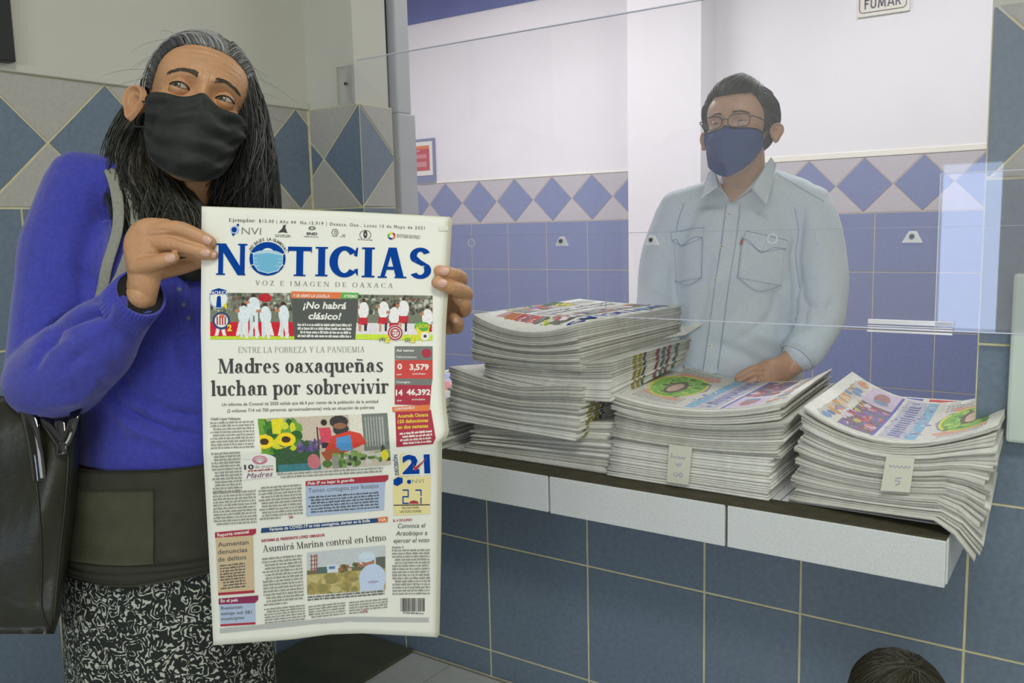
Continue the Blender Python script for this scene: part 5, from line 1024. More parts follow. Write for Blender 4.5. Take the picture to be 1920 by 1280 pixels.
def hair_obj(name, strands, parent, rough=.45, kind='stuff', n=4):
    """strands: list of (pts (k,3) world, radius, rgb)"""
    V, F, Cc = [], [], []
    for pts, r, rgb in strands:
        pts = np.asarray(pts); k = len(pts); T = np.gradient(pts, axis=0); T /= np.linalg.norm(T, axis=1, keepdims=True)+1e-9
        u = np.cross(T, aF); u /= np.linalg.norm(u, axis=1, keepdims=True)+1e-9; w_ = np.cross(T, u); base = len(V)
        rr = r*np.interp(np.arange(k)/(k-1), [0, .15, .8, 1], [.6, 1, 1, .15])
        for a in np.linspace(0, 2*np.pi, n, endpoint=False): pass
        ring = [pts+u*(math.cos(a)*rr)[:, None]+w_*(math.sin(a)*rr)[:, None] if False else pts+(u*math.cos(a)+w_*math.sin(a))*rr[:, None] for a in np.linspace(0, 2*np.pi, n, endpoint=False)]
        for i in range(k):
            for q in range(n): V.append(tuple(ring[q][i]))
        for i in range(k-1):
            for q in range(n): F.append((base+i*n+q, base+i*n+(q+1) % n, base+(i+1)*n+(q+1) % n, base+(i+1)*n+q))
        Cc += [rgb]*(k*n)
    me = mesh_from(name, V, F, True); at = me.color_attributes.new('Col', 'FLOAT_COLOR', 'POINT')
    c = np.array(Cc, float)/255; c = np.where(c <= .04045, c/12.92, ((c+.055)/1.055)**2.4); at.data.foreach_set('color', np.hstack([c, np.ones((len(c), 1))]).astype(np.float32).ravel())
    o = link(name, me, vcol_mat('hair_fibre', rough)); put(o, parent); o['kind'] = kind; return o
def onmesh(bvh, px, py, lift=.001):
    r = ray(px, py); h = bvh.ray_cast(Vector((0, 0, CAMH)), r.normalized())
    return (h[0]+h[1]*lift*(1 if h[1].dot(r) < 0 else -1)) if h[0] else None
def patch(name, bvh, pts, material, parent, lift=.0025, nu=10, nv=10, bevel=0):
    """quad patch (photo pixels TL,TR,BR,BL) lying on a body surface, with thickness"""
    p = [np.array(q, float) for q in pts]; V = []; ok = True
    for j in range(nv+1):
        for i in range(nu+1):
            u, v = i/nu, j/nv; q = (p[0]*(1-u)+p[1]*u)*(1-v)+(p[3]*(1-u)+p[2]*u)*v; w_ = onmesh(bvh, q[0], q[1], lift)
            V.append(np.array(w_) if w_ else None)
    good = [v for v in V if v is not None]
    if len(good) < 4: return None
    dm = np.mean([(v-O3)@aF for v in good])
    for k, v in enumerate(V):
        if v is None:
            j, i = divmod(k, nu+1); u, vv = i/nu, j/nv; q = (p[0]*(1-u)+p[1]*u)*(1-vv)+(p[3]*(1-u)+p[2]*u)*vv; V[k] = Pn(q[0], q[1], dm)
    V = np.array(V); n = len(V); B_ = V+aF*(lift+.0015); F = []; I = lambda j, i: j*(nu+1)+i
    for j in range(nv):
        for i in range(nu): f = (I(j, i), I(j+1, i), I(j+1, i+1), I(j, i+1)); F += [f, tuple(n+q for q in f[::-1])]
    ring = [I(0, i) for i in range(nu)]+[I(j, nu) for j in range(nv)]+[I(nv, i) for i in range(nu, 0, -1)]+[I(j, 0) for j in range(nv, 0, -1)]
    for k in range(len(ring)): a_, b_ = ring[k], ring[(k+1) % len(ring)]; F.append((a_, n+a_, n+b_, b_))
    return cloth(name, np.vstack([V, B_]), F, material, parent)
def seam(name, bvh, pts, r, material, parent, lift=.0005, sub=8):
    t = np.linspace(0, 1, (len(pts)-1)*sub+1); c = crom(np.array(pts, float), t); w_ = [onmesh(bvh, x, y, lift) for x, y in c]; w_ = [q for q in w_ if q]
    if len(w_) < 2: return
    b = MB(); b.tube(w_, r, 6); return b.build(name, material, parent, True)
def button(name, bvh, px, py, r, material, parent):
    p0 = onmesh(bvh, px, py, .0); 
    if p0 is None: return
    h = bvh.ray_cast(Vector((0, 0, CAMH)), ray(px, py).normalized()); nrm = h[1]
    if nrm.dot(ray(px, py)) > 0: nrm = -nrm
    b = MB(); b.tube([p0, p0+nrm*.0025, p0+nrm*.0035], [r, r, r*.8], 16); b.tube([p0+nrm*.0034, p0+nrm*.0038], [r*.35, r*.3], 10, 1)
    return b.build(name, [material, mat('button_thread', (130, 140, 150), .7)], parent)
def fingers(specs, n=12):
    out = []
    for pts, r in specs: out.append(limb([P(*q) for q in pts], r, n=n, sub=4))
    return out
def nail(px, py, d, dirpx, size, parent):
    """finger nail: small curved plate facing the camera"""
    c = np.array(P(px, py, d)); ang = math.atan2(-dirpx[1], dirpx[0]); ex = aR*math.cos(ang)+aU*math.sin(ang); ey = -aR*math.sin(ang)+aU*math.cos(ang)
    V = []; F = []; n = 8
    for i in range(n+1):
        for j in range(n+1):
            u, v = i/n*2-1, j/n*2-1; uu = u*math.sqrt(1-v*v*.35); vv = v*math.sqrt(1-u*u*.35); V.append(c+ex*uu*size*.62+ey*vv*size*.5+aF*(.0022*v*v+.0012*(u > 0)*u*u))
    for i in range(n):
        for j in range(n): F.append((i*(n+1)+j, (i+1)*(n+1)+j, (i+1)*(n+1)+j+1, i*(n+1)+j+1))
    me = mesh_from('fingernail', V, F, True); o = link('fingernail', me, mat('nail', (206, 164, 146), .3)); put(o, parent)
# ---------------------------------------------------------------- the woman
skinW = mat('woman_skin', (192, 146, 108), .5, .08, 25, .25, 220, sss=.06)
wm = empty('person', (P(310, 900, 1.38).x, P(310, 900, 1.38).y, 0), 'woman in blue sweater and black face mask holding up a newspaper', 'person')
hd = Head((381, 172), 1.238, -24, 9, 9, scale=1.0, w=.98)
HV, HF = hd.mesh()
head_parts = [(hd.W(HV), HF)]+[(hd.W(v), f if sg > 0 else [q[::-1] for q in f]) for sg in (-1, 1) for v, f in [hd.ear(sg)]]
neck = limb([hd.W((0, -.02, -.05)), P(338, 350, 1.335), P(335, 420, 1.36)], [.052, .050, .062], [.052, .05, .05], side=CR)
RS, LS = (165, 372, 1.37), (465, 462, 1.42)
torso = limb([P(330, 430, 1.385), P(322, 520, 1.385), P(312, 640, 1.385), P(305, 780, 1.39), P(303, 900, 1.39), P(302, 1010, 1.39)], [.105, .128, .125, .125, .135, .145], [.06, .085, .085, .085, .09, .095], side=CR)
armR = limb([P(*RS), P(125, 500, 1.355), P(88, 690, 1.295), P(180, 630, 1.225), P(262, 556, 1.178)], [.034, .034, .027, .021, .021])
armL = limb([P(*LS), P(520, 600, 1.43), P(560, 770, 1.40), P(690, 680, 1.33), P(812, 598, 1.262)], [.045, .042, .038, .032, .024])
hip = P(302, 1010, 1.39)
def leg(dx): p0 = hip+Vector(CR)*dx; g = Vector((p0.x, p0.y, 0)); return limb([p0, g+Vector((0, 0, .42)), g+Vector((0, 0, .08))], [.075, .05, .034])
fx = Vector((-CF.x, -CF.y, 0)).normalized()
foot = lambda dx: limb([Vector((hip.x, hip.y, 0))+Vector(CR)*dx-fx*.05+Vector((0, 0, .045)), Vector((hip.x, hip.y, 0))+Vector(CR)*dx+fx*.05+Vector((0, 0, .035)), Vector((hip.x, hip.y, 0))+Vector(CR)*dx+fx*.14+Vector((0, 0, .026))], [.032, .036, .026], [.03, .03, .018], side=CR)
bV, bN, bF = fuse([neck, torso, armR, armL, leg(-.07), leg(.07), foot(-.07), foot(.07)], .006, 4)
# right hand (photo left)
D = 1.168
handR = [limb([P(262, 560, 1.182), P(270, 525, 1.172), P(272, 490, 1.170), P(276, 455, D+.004), P(292, 440, D+.002)], [.0215, .0215, .026, .029, .022], [.016, .016, .0165, .0165, .013], side=CR),
         limb([P(262, 498, D), P(258, 460, D+.006), P(272, 432, D+.006), P(310, 426, D+.002)], [.016, .018, .016, .012])]
handR += fingers([([(285, 436, D), (330, 428, D-.007), (368, 441, D-.006), (395, 454, D-.001)], [.0125, .0108, .0098, .0078]),
                  ([(285, 455, D), (330, 458, D-.008), (366, 468, D-.006), (390, 474, D-.001)], [.0125, .0108, .0096, .0076]),
                  ([(290, 468, D+.006), (340, 468, D+.002), (380, 476, D-.001), (400, 478, D+.0005)], [.011, .0098, .0086, .0066]),
                  ([(258, 500, D-.006), (285, 494, D-.014), (308, 487, D-.017), (325, 483, D-.016)], [.0125, .0108, .0096, .0080]),
                  ([(268, 520, D+.006), (300, 508, D+.026), (340, 500, D+.045), (378, 490, D+.050)], [.0145, .0125, .011, .009])])
rV, rN, rF = fuse(handR, .0014, 5)
rV = folds(rV, rN, [([(284, 432), (318, 431)], -.0012, 2.2), ([(277, 452), (286, 456)], -.0008, 2), ([(315, 440), (350, 452), (376, 462)], -.0014, 3), ([(330, 448), (366, 455)], -.0008, 3), ([(362, 447), (368, 438)], -.0005, 1.6), ([(356, 462), (362, 472)], -.0005, 1.6), ([(265, 478), (300, 476), (330, 470)], -.0012, 4)])
# left hand (photo right)
E_ = 1.20
handL = [limb([P(800, 604, 1.262), P(822, 588, 1.25), P(838, 566, 1.242)], [.022, .030, .026], [.017, .016, .015], side=CU),
         limb([P(825, 600, 1.25), P(842, 612, 1.238)], [.018, .012])]
handL += fingers([([(838, 545, 1.240), (864, 524, 1.214), (850, 515, 1.174), (824, 508, 1.159)], [.0115, .0105, .0095, .0082]),
                  ([(842, 560, 1.240), (874, 552, 1.214), (852, 541, 1.174), (820, 530, 1.158)], [.0118, .0108, .0098, .0084]),
                  ([(842, 575, 1.240), (868, 582, 1.225), (870, 570, 1.203), (855, 555, 1.195)], [.0115, .0105, .0095, .0082]),
                  ([(840, 600, 1.242), (856, 614, 1.232), (858, 604, 1.212), (850, 594, 1.205)], [.0105, .0095, .0085, .0072]),
                  ([(822, 560, 1.246), (812, 535, 1.232), (800, 520, 1.224)], [.013, .011, .009])])
lV, lN, lF = fuse(handL, .0014, 5)
V, F = [], []
for v, f in head_parts+[(bV, bF), (rV, rF), (lV, lF)]: k = len(V); V += list(v); F += [tuple(i+k for i in q) for q in f]
body = cloth('body', np.array(V), F, skinW, wm)
hd.eyes(wm, 'hazel', (-.42, .9, -.06)); hd.brows(wm, (70, 64, 54), 190, .0075)
# dark lash lines along the eyelids
for sg in (-1, 1):
    b = MB()
    for up, rr in ((1, .0008), (-1, .0004)):
        pts = []
        for t in np.linspace(-1, 1, 15):
            dx = t*.0138; dz = (.0046 if up > 0 else -.0040)*(1-(dx/.0142)**2); yy = .0665+math.sqrt(max(0, .0139**2-dx*dx-dz*dz)); pts.append(tuple(hd.W((sg*(.031+dx), yy, dz))))
        b.tube(pts, rr, 5)
    b.build('eyelid_line', mat('lash', (60, 44, 40), .6), wm, True)
for x, y, d, dr, s_ in ((387, 449, D-.0125, (1, .5), .011), (384, 473, D-.0125, (1, .15), .0105), (397, 477, D-.0065, (1, .1), .0085), (318, 483, D-.0262, (1, -.25), .011),
                     (832, 507, 1.1505, (-1, -.1), .0115), (828, 530, 1.1492, (-1, -.1), .0115), (859, 556, 1.1885, (-.5, -1), .0095), (853, 598, 1.1985, (-.3, -1), .0085)): nail(x, y, d, dr, s_, wm)
# sweater
blueW = mat('blue_knit', (66, 70, 172), .85, .14, 140, .35, 500, spec=.2, sheen=.35)
sw = [limb([P(150, 345, 1.37), P(320, 385, 1.395), P(465, 432, 1.42)], [.046, .062, .05], [.055, .06, .055]),
      limb([P(322, 430, 1.39), P(318, 540, 1.38), P(316, 660, 1.38), P(308, 790, 1.385), P(305, 868, 1.388)], [.135, .150, .148, .140, .141], [.078, .103, .102, .096, .098], side=CR, cap=False),
      limb([P(158, 362, 1.372), P(128, 450, 1.365), P(112, 560, 1.34), P(88, 665, 1.30), P(82, 712, 1.285)], [.060, .066, .062, .056, .052]),
      limb([P(82, 705, 1.290), P(110, 705, 1.262), P(180, 640, 1.222), P(232, 584, 1.205), P(262, 552, 1.176)], [.058, .066, .055, .040, .0335], cap=False),
      limb([P(*LS), P(520, 600, 1.43), P(560, 770, 1.40), P(690, 680, 1.34), P(760, 640, 1.300)], [.056, .056, .058, .048, .042])]
sV, sN, sF = fuse(sw, .0042, 5)
FS = [([(75, 650), (105, 610), (150, 590), (195, 585)], -.012, 9), ([(62, 690), (80, 650), (120, 625)], -.005, 8), ([(150, 640), (210, 600), (230, 560)], .004, 16), ([(200, 330), (190, 420), (175, 520), (150, 590)], -.006, 20),
      ([(215, 690), (245, 735), (310, 775), (380, 785)], -.010, 11), ([(190, 715), (230, 770), (320, 810), (385, 820)], -.007, 10), ([(225, 710), (262, 752), (330, 790)], .008, 12), ([(325, 620), (345, 660), (365, 700)], -.006, 14), ([(330, 530), (345, 610)], .004, 12), ([(120, 440), (140, 540), (150, 570)], .005, 18), ([(140, 500), (180, 540), (190, 580)], -.006, 14),
      ([(90, 760), (150, 750), (200, 700)], .004, 14), ([(120, 690), (160, 660)], -.004, 10), ([(200, 740), (250, 800), (340, 840)], .006, 12)]
sV = folds(sV, sN, [(a_, b_*1.5, c_) for a_, b_, c_ in FS]); sV = sV+sN*(vnoise(sV, 14, 1)*.004)[:, None]
sweater = cloth('sweater', sV, sF, blueW, wm); sB = BVHTree.FromPolygons([Vector(v) for v in sV], sF)
# ribbed cuff with dark inside, hem
def ring_band(name, c0, c1, r0, r1, material, parent, side=None, nrib=40, amp=.0008, thick=.003, squash=1.0):
    c0, c1 = np.array(c0), np.array(c1); T = (c1-c0)/np.linalg.norm(c1-c0); s = np.array(side if side is not None else Vector(T).orthogonal()); s = s-T*np.dot(s, T); s /= np.linalg.norm(s); w_ = np.cross(T, s)
    n = nrib*4; V = []
    for c, r, io in ((c0, r0, 0), (c1, r1, 0), (c1, r1, 1), (c0+(c1-c0)*.2, r0, 1)):
        for j in range(n): a = 2*np.pi*j/n; rr = r-io*thick+(amp*math.sin(a*nrib) if not io else 0); V.append(c+(s*math.cos(a)+w_*math.sin(a)*squash)*rr)
    F = [(k*n+j, k*n+(j+1) % n, (k+1)*n+(j+1) % n, (k+1)*n+j) for k in range(3) for j in range(n)]; return cloth(name, V, F, material, parent)
ring_band('cuff', P(238, 578, 1.199), P(264, 550, 1.174), .0375, .0345, blueW, wm)
b = MB(); b.tube([P(259, 555, 1.179), P(262.5, 551.5, 1.1755)], [.0325, .0325], 24); b.build('cuff_inside', mat('sleeve_inside_shade', (20, 22, 24), .9), wm)  # disc coloured dark to stand in for shade inside the sleeve
# v neck: dark undershirt and button placket
patch('undershirt', sB, [(285, 395), (400, 395), (392, 520), (352, 516)], mat('black_undershirt', (26, 26, 28), .9), wm, .003)
patch('placket', sB, [(328, 520), (350, 520), (364, 625), (340, 625)], blueW, wm, .003, 6, 20)
for px, py in ((336, 543), (343, 571), (352, 596)): button('sweater_button', sB, px, py, .0042, mat('blue_grey_button', (96, 102, 150), .25), wm)
# skirt with black and white ornament
sk = bpy.data.materials.new('ornate_skirt'); sk.use_nodes = True; nt = sk.node_tree; bs = nt.nodes['Principled BSDF']; bs.inputs['Roughness'].default_value = .85
tc = nt.nodes.new('ShaderNodeTexCoord'); nzd = nt.nodes.new('ShaderNodeTexNoise'); nzd.inputs['Scale'].default_value = 40; nzd.inputs['Detail'].default_value = 2
add = nt.nodes.new('ShaderNodeMixRGB'); add.blend_type = 'ADD'; add.inputs[0].default_value = .045; nt.links.new(tc.outputs['Object'], add.inputs[1]); nt.links.new(tc.outputs['Object'], nzd.inputs[0]); nt.links.new(nzd.outputs['Color'], add.inputs[2])
vo = nt.nodes.new('ShaderNodeTexVoronoi'); vo.inputs['Scale'].default_value = 34; nt.links.new(add.outputs[0], vo.inputs['Vector'])
si = nt.nodes.new('ShaderNodeMath'); si.operation = 'MULTIPLY'; si.inputs[1].default_value = 30; nt.links.new(vo.outputs['Distance'], si.inputs[0])
s2 = nt.nodes.new('ShaderNodeMath'); s2.operation = 'SINE'; nt.links.new(si.outputs[0], s2.inputs[0])
n3 = nt.nodes.new('ShaderNodeTexNoise'); n3.inputs['Scale'].default_value = 150; n3.inputs['Detail'].default_value = 2; nt.links.new(tc.outputs['Object'], n3.inputs[0])
n4 = nt.nodes.new('ShaderNodeMath'); n4.operation = 'MULTIPLY_ADD'; n4.inputs[1].default_value = 4.5; n4.inputs[2].default_value = -2.4; nt.links.new(n3.outputs[0], n4.inputs[0])
s5 = nt.nodes.new('ShaderNodeMath'); s5.operation = 'ADD'; nt.links.new(s2.outputs[0], s5.inputs[0]); nt.links.new(n4.outputs[0], s5.inputs[1])
cr = nt.nodes.new('ShaderNodeValToRGB'); cr.color_ramp.elements[0].position = .42; cr.color_ramp.elements[1].position = .60; cr.color_ramp.elements[0].color = srgb(26, 32, 30); cr.color_ramp.elements[1].color = srgb(182, 186, 176); nt.links.new(s5.outputs[0], cr.inputs[0]); nt.links.new(cr.outputs[0], bs.inputs['Base Color'])
V, F = [], []; n = 160; rows = 30; top = P(303, 990, 1.39); zt_, zb_ = top.z, .22; w2, f2_ = np.array(Vector((CR.x, CR.y, 0)).normalized()), np.array(fx)
for i in range(rows+1):
    t = i/rows; z = zt_+(zb_-zt_)*t
    for j in range(n):
        a = 2*np.pi*j/n; fold = .006*t*math.sin(a*9+1)+.004*t*math.sin(a*17+2); ra, rb = .156+.012*t+fold, .108+.03*t+fold
        V.append(np.array((top.x, top.y, z))+w2*ra*math.cos(a)+f2_*rb*math.sin(a))
F = [(i*n+j, (i+1)*n+j, (i+1)*n+(j+1) % n, i*n+(j+1) % n) for i in range(rows) for j in range(n)]
cloth('skirt', V, F, sk, wm)
# apron with pocket
apm = mat('olive_black_apron', (50, 52, 40), .85, .15, 40, .2, 200); apl = mat('olive_apron_pocket', (66, 68, 50), .85, .12, 40, .2, 200)
def wrap(name, y0, y1, a0, a1, ra, rb, material, hem=0, x0=303):
    V = []; nu, nv = 70, 24; c0, c1 = P(x0, y0, 1.388), P(x0, y1, 1.39)
    for lay in (0, .003):
        for i in range(nv+1):
            t = i/nv; c = np.array(c0)*(1-t)+np.array(c1)*t
            for j in range(nu+1):
                a = math.radians(a0+(a1-a0)*j/nu); w_ = .0015*math.sin(a*7+t*3)+.001*math.sin(t*14+a*2)
                V.append(c+w2*(ra-lay+w_)*math.cos(a)+f2_*(rb-lay+w_)*math.sin(a)+np.array((0, 0, hem*math.sin(j/nu*9)*t)))
    n = (nv+1)*(nu+1); I = lambda i, j: i*(nu+1)+j; F = []
    for i in range(nv):
        for j in range(nu): f = (I(i, j), I(i+1, j), I(i+1, j+1), I(i, j+1)); F += [f, tuple(n+q for q in f[::-1])]
    ring = [I(0, j) for j in range(nu)]+[I(i, nu) for i in range(nv)]+[I(nv, j) for j in range(nu, 0, -1)]+[I(i, 0) for i in range(nv, 0, -1)]
    for k in range(len(ring)): a_, b_ = ring[k], ring[(k+1) % len(ring)]; F.append((a_, n+a_, n+b_, b_))
    return cloth(name, V, F, material, wm)
wrap('apron', 845, 1040, -5, 185, .160, .116, apm, .004); wrap('apron_pocket', 878, 1006, 78, 146, .1635, .1195, apl)
wrap('apron_band', 1008, 1034, 10, 185, .1625, .1185, mat('apron_hem', (44, 46, 36), .85), .004)
# mask
mkW = mat('black_mask', (34, 38, 36), .75, .2, 60, .2, 200)
MV, MF = hd.mask(lambda q: -.0125-.006*q+.004*math.exp(-(q/.15)**2)-.004*math.exp(-((q-.3)/.15)**2), lambda q: -.128+.070*q**2.2, 1.22, .0036)
cloth('face_mask', hd.W(MV), MF, mkW, wm)
for sg, col in ((0, 0), (-1, -1)):
    b = MB(); e0, e1 = hd.mk[3, col], hd.mk[-4, col]; sx = -1 if col == 0 else 1; mid = np.array((sx*.079, -.022, -.028))
    pts = crom([e0, (e0+mid)/2+np.array((sx*.006, 0, .012)), mid+np.array((0, 0, .02)), mid+np.array((0, -.002, -.012)), (e1+mid)/2+np.array((sx*.004, 0, -.01)), e1], np.linspace(0, 1, 24))
    b.tube([tuple(hd.W(p_)) for p_ in pts], .0014, 6); b.build('ear_loop', mkW, wm, True)
# hair: cap over the skull, then strands
def hl_w(a): return _i(abs(a), [0, .35, .7, 1.0, 1.25, 1.42, 1.75, 2.1, 3.2], [.074, .074, .064, .044, .020, .006, .012, -.05, -.07])
def hair_cap(head, hl, thick, parent, rgb, extra=None, name='hair'):
    na, ne = 200, 120; az = np.linspace(-np.pi, np.pi, na, endpoint=False); el = np.linspace(-1.0, np.pi/2*.995, ne); A, Ee = np.meshgrid(az, el); D = np.stack([np.sin(A)*np.cos(Ee), np.cos(A)*np.cos(Ee), np.sin(Ee)], -1)
    L = D*head.rad(D)[..., None]; dz = L[..., 2]-np.vectorize(hl)(A); t = thick*sm(-.004, .014, dz)-.006*(1-sm(-.006, .002, dz))
    if extra: t = t+extra(A, Ee, dz)
    t = t+.0009*np.sin(A*60+3*np.sin(Ee*4))*(dz > 0); L = D*(head.rad(D)+t)[..., None]
    keep = dz > -.012; F = []; I = lambda j, i: j*na+i
    for j in range(ne-1):
        for i in range(na):
            k = (i+1) % na
            if keep[j, i] and keep[j, k] and keep[j+1, i] and keep[j+1, k]: F.append((I(j, i), I(j, k), I(j+1, k), I(j+1, i))[::-1][::-1])
    F.append(tuple(I(ne-1, i) for i in range(na)))
    return cloth(name, head.W(L.reshape(-1, 3)), F, mat(name+'_cap_%d' % rgb[0], rgb, .6, .2, 60, .3, 300), parent)
cap = hair_cap(hd, hl_w, .007, wm, (92, 92, 90))
st = []
def dirv(a, e): return np.array((math.sin(a)*math.cos(e), math.cos(a)*math.cos(e), math.sin(e)))
for i in range(1500):
    a0 = rng.uniform(-1.5, 1.75); z0 = hl_w(a0)+rng.uniform(0, .05)**1.0*(rng.random() < .6); 
    e0 = math.atan2(z0, .085); e0 = min(e0+.02, 1.45); sgn = -1 if a0 < .30 else 1
    tgt = dirv(sgn*rng.uniform(1.75, 2.5), rng.uniform(-.25, .25)); d0 = dirv(a0, e0); mid_ = dirv(a0*1.25+sgn*.45, min(1.3, e0+.32)); ts = np.linspace(0, 1, 14)
    D_ = np.array([d0*(1-t)**2+mid_*2*t*(1-t)+tgt*t*t for t in ts]); D_ /= np.linalg.norm(D_, axis=1, keepdims=True)
    r = hd.rad(D_)+_i(ts, [0, .12, 1], [.0005, .0075, .0095])+rng.uniform(-.0012, .0022)
    g = rng.uniform(.2, 1)*(1 if abs(a0-.15) < .75 else .5); side_ = sgn < 0; base = 56+g*(130 if abs(a0-.2) < .7 else 80)
    st.append((hd.W(D_*r[:, None]), rng.uniform(.0005, .0010), (base, base, base+1)))
hair_obj('hair_strand', st, wm)
GL = [[(250, 170, 1.37), (236, 215, 1.375), (222, 275, 1.375), (215, 340, 1.36), (228, 405, 1.335), (246, 470, 1.31)], [(262, 190, 1.36), (240, 245, 1.36), (236, 300, 1.36), (245, 360, 1.345), (262, 430, 1.315), (270, 480, 1.305)],
      [(262, 240, 1.35), (258, 290, 1.32), (272, 340, 1.292), (292, 385, 1.278), (304, 440, 1.275), (308, 500, 1.275)], [(270, 255, 1.34), (280, 310, 1.298), (302, 350, 1.274), (325, 395, 1.266), (342, 450, 1.266), (352, 510, 1.27)], [(275, 262, 1.33), (298, 318, 1.288), (330, 362, 1.266), (362, 402, 1.260), (385, 450, 1.262), (395, 500, 1.27)]]
GR = [[(436, 92, 1.30), (462, 130, 1.31), (480, 190, 1.325), (488, 250, 1.34), (494, 320, 1.35), (500, 385, 1.36), (505, 460, 1.375)], [(440, 110, 1.30), (456, 160, 1.305), (470, 220, 1.32), (480, 280, 1.335), (486, 345, 1.345), (494, 410, 1.36), (500, 470, 1.37)],
      [(443, 150, 1.30), (452, 200, 1.305), (458, 260, 1.32), (462, 320, 1.33), (462, 385, 1.345), (465, 440, 1.36), (470, 480, 1.37)], [(446, 230, 1.31), (448, 270, 1.32), (440, 320, 1.33), (430, 360, 1.335), (424, 400, 1.345), (420, 450, 1.35), (420, 490, 1.355)],
      [(380, 300, 1.38), (385, 330, 1.36), (388, 355, 1.35), (385, 380, 1.35), (380, 410, 1.35), (378, 440, 1.35), (378, 480, 1.35)]]
mass = []
for Gd, rr in ((GL, (.008, .014, .018, .020, .022, .02)), (GR, (.005, .008, .012, .017, .020, .022, .02))):
    for g in Gd: mass.append(limb([P(*q)+CF*.012 for q in g], rr[:len(g)] if len(rr) >= len(g) else rr, [q*.7 for q in rr[:len(g)]], side=CR))
mass.append(limb([P(350, 160, 1.44), P(345, 260, 1.43), P(345, 360, 1.43), P(350, 440, 1.45)], [.075, .085, .10, .10], [.04, .04, .035, .03], side=CR))
mV, mN, mF = fuse(mass, .004, 6); mV = mV+mN*(vnoise(mV*np.array((3, 3, .5)), 30, 2)*.004)[:, None]
cloth('hair_mass', mV, mF, mat('dark_hair_mass', (34, 36, 30), .65, .35, 60, .4, 250), wm)
st = []
for Gd, cnt in ((GL, 1300), (GR, 1000)):
    gp = [np.array([tuple(P(*q)) for q in g]) for g in Gd]
    for i in range(cnt):
        s = rng.uniform(0, len(gp)-1.001)
        if Gd is GR and rng.random() < .4: s = rng.uniform(0, 1.3)
        k = int(s); f = s-k; g = gp[k]*(1-f)+gp[k+1]*f; ts = np.linspace(rng.uniform(0, .25), rng.uniform(.75, 1.0), 14); p_ = crom(g, ts)
        amp = rng.normal(0, .007); ph = rng.uniform(0, 6); wv = np.array([np.sin(ts*9+ph)*amp, np.cos(ts*8+ph)*amp, np.sin(ts*7)*amp*.3]).T
        off = np.array(CR)*rng.normal(0, .006)-aF*rng.uniform(.002, .020); p_ = p_+wv*np.clip(ts*2, 0, 1)[:, None]+off*np.clip(ts*3, .2, 1)[:, None]
        gy = 34+rng.random()**3*60 if Gd is GL else (34+rng.random()**1.5*(90 if s < 1.4 else 40)); fr_ = rng.random(); c = (gy, gy+2, gy-3) if fr_ < .75 else (gy+18, gy+12, gy)
        if Gd is GR: # grey towards the scalp, fading is kept per strand
            c = (gy, gy, gy)
        st.append((p_, rng.uniform(.0004, .0009), c))
for i in range(70):   # flyaway hairs
    a = rng.uniform(.9, 2.6)*rng.choice([-1, 1, 1]); e = rng.uniform(.0, 1.2); d0 = dirv(a, e); ts = np.linspace(0, 1, 8)[:, None]; p0 = hd.W(d0*(hd.rad(d0[None])[0]+.006)); dr = np.array(CR)*rng.normal(0, .03)+np.array(CU)*rng.uniform(-.03, .02)+hd.M@d0*.012
    st.append((p0+dr*ts+np.array((0, 0, -.02))*ts**2, .00022, (120, 120, 118)))
hair_obj('hair_length', st, wm)
# ---------------------------------------------------------------- shoulder bag
bagm = mat('black_olive_leather', (30, 32, 20), .38, .25, 18, .3, 60); pat_ = mat('patent_black', (18, 18, 20), .08, coat=1)
bg = empty('shoulder_bag', P(30, 1190, 1.27), 'dark olive black leather shoulder bag with glossy handles on woman\'s arm', 'bag')
sec = [(742, -120, 150, .028, 1.285), (790, -122, 152, .045, 1.28), (900, -120, 146, .052, 1.275), (1050, -116, 128, .055, 1.27), (1150, -112, 114, .055, 1.27), (1188, -104, 102, .045, 1.27)]
V, F = [], []; n = 72; ys = np.array([s_[0] for s_ in sec]); T_ = np.linspace(742, 1188, 26)
for y in T_:
    a, b_, th, d = (np.interp(y, ys, [s_[k] for s_ in sec]) for k in (1, 2, 3, 4)); cx, hw = (a+b_)/2, (b_-a)/2
    for j in range(n):
        t = 2*np.pi*j/n; cu_, su_ = math.cos(t), math.sin(t); ex = np.sign(cu_)*abs(cu_)**.45; ez = np.sign(su_)*abs(su_)**.6
        w_ = .004*math.sin(y*.02+ex*3)+.003*math.sin(ex*9+y*.01); V.append(Pn(cx+hw*ex, y, d-(th+w_)*ez))
F = [(i*n+j, (i+1)*n+j, (i+1)*n+(j+1) % n, i*n+(j+1) % n)[::-1] for i in range(len(T_)-1) for j in range(n)]+[tuple(range(n)), tuple((len(T_)-1)*n+j for j in range(n))[::-1]]
bo = cloth('bag_body', V, F, bagm, bg); gB = BVHTree.FromPolygons([Vector(v) for v in V], F)
seam('piping', gB, [(48, 790), (62, 860), (74, 960), (78, 1060), (78, 1140), (92, 1180)], .0018, bagm, bg); seam('piping', gB, [(128, 790), (126, 900), (112, 1040), (100, 1170)], .0018, bagm, bg)
def ribbon(name, pts, wd, th, material, parent, side):
    L = limb([P(*q) for q in pts], [wd]*len(pts), [th]*len(pts), side=side, n=12, sub=10); return cloth(name, L[0], L[1], material, parent)
ribbon('handle', [(40, 735, 1.27), (52, 770, 1.235), (66, 840, 1.222), (74, 900, 1.220)], .011, .003, pat_, bg, CR)
ribbon('handle', [(150, 735, 1.262), (140, 780, 1.236), (120, 830, 1.226), (92, 800, 1.232), (70, 775, 1.24)], .008, .003, pat_, bg, CR)
ribbon('handle_tab', [(112, 790, 1.235), (116, 850, 1.222)], .009, .003, pat_, bg, CR)
strm = mat('grey_woven_strap', (150, 152, 140), .85, .12, 200, .5, 700)
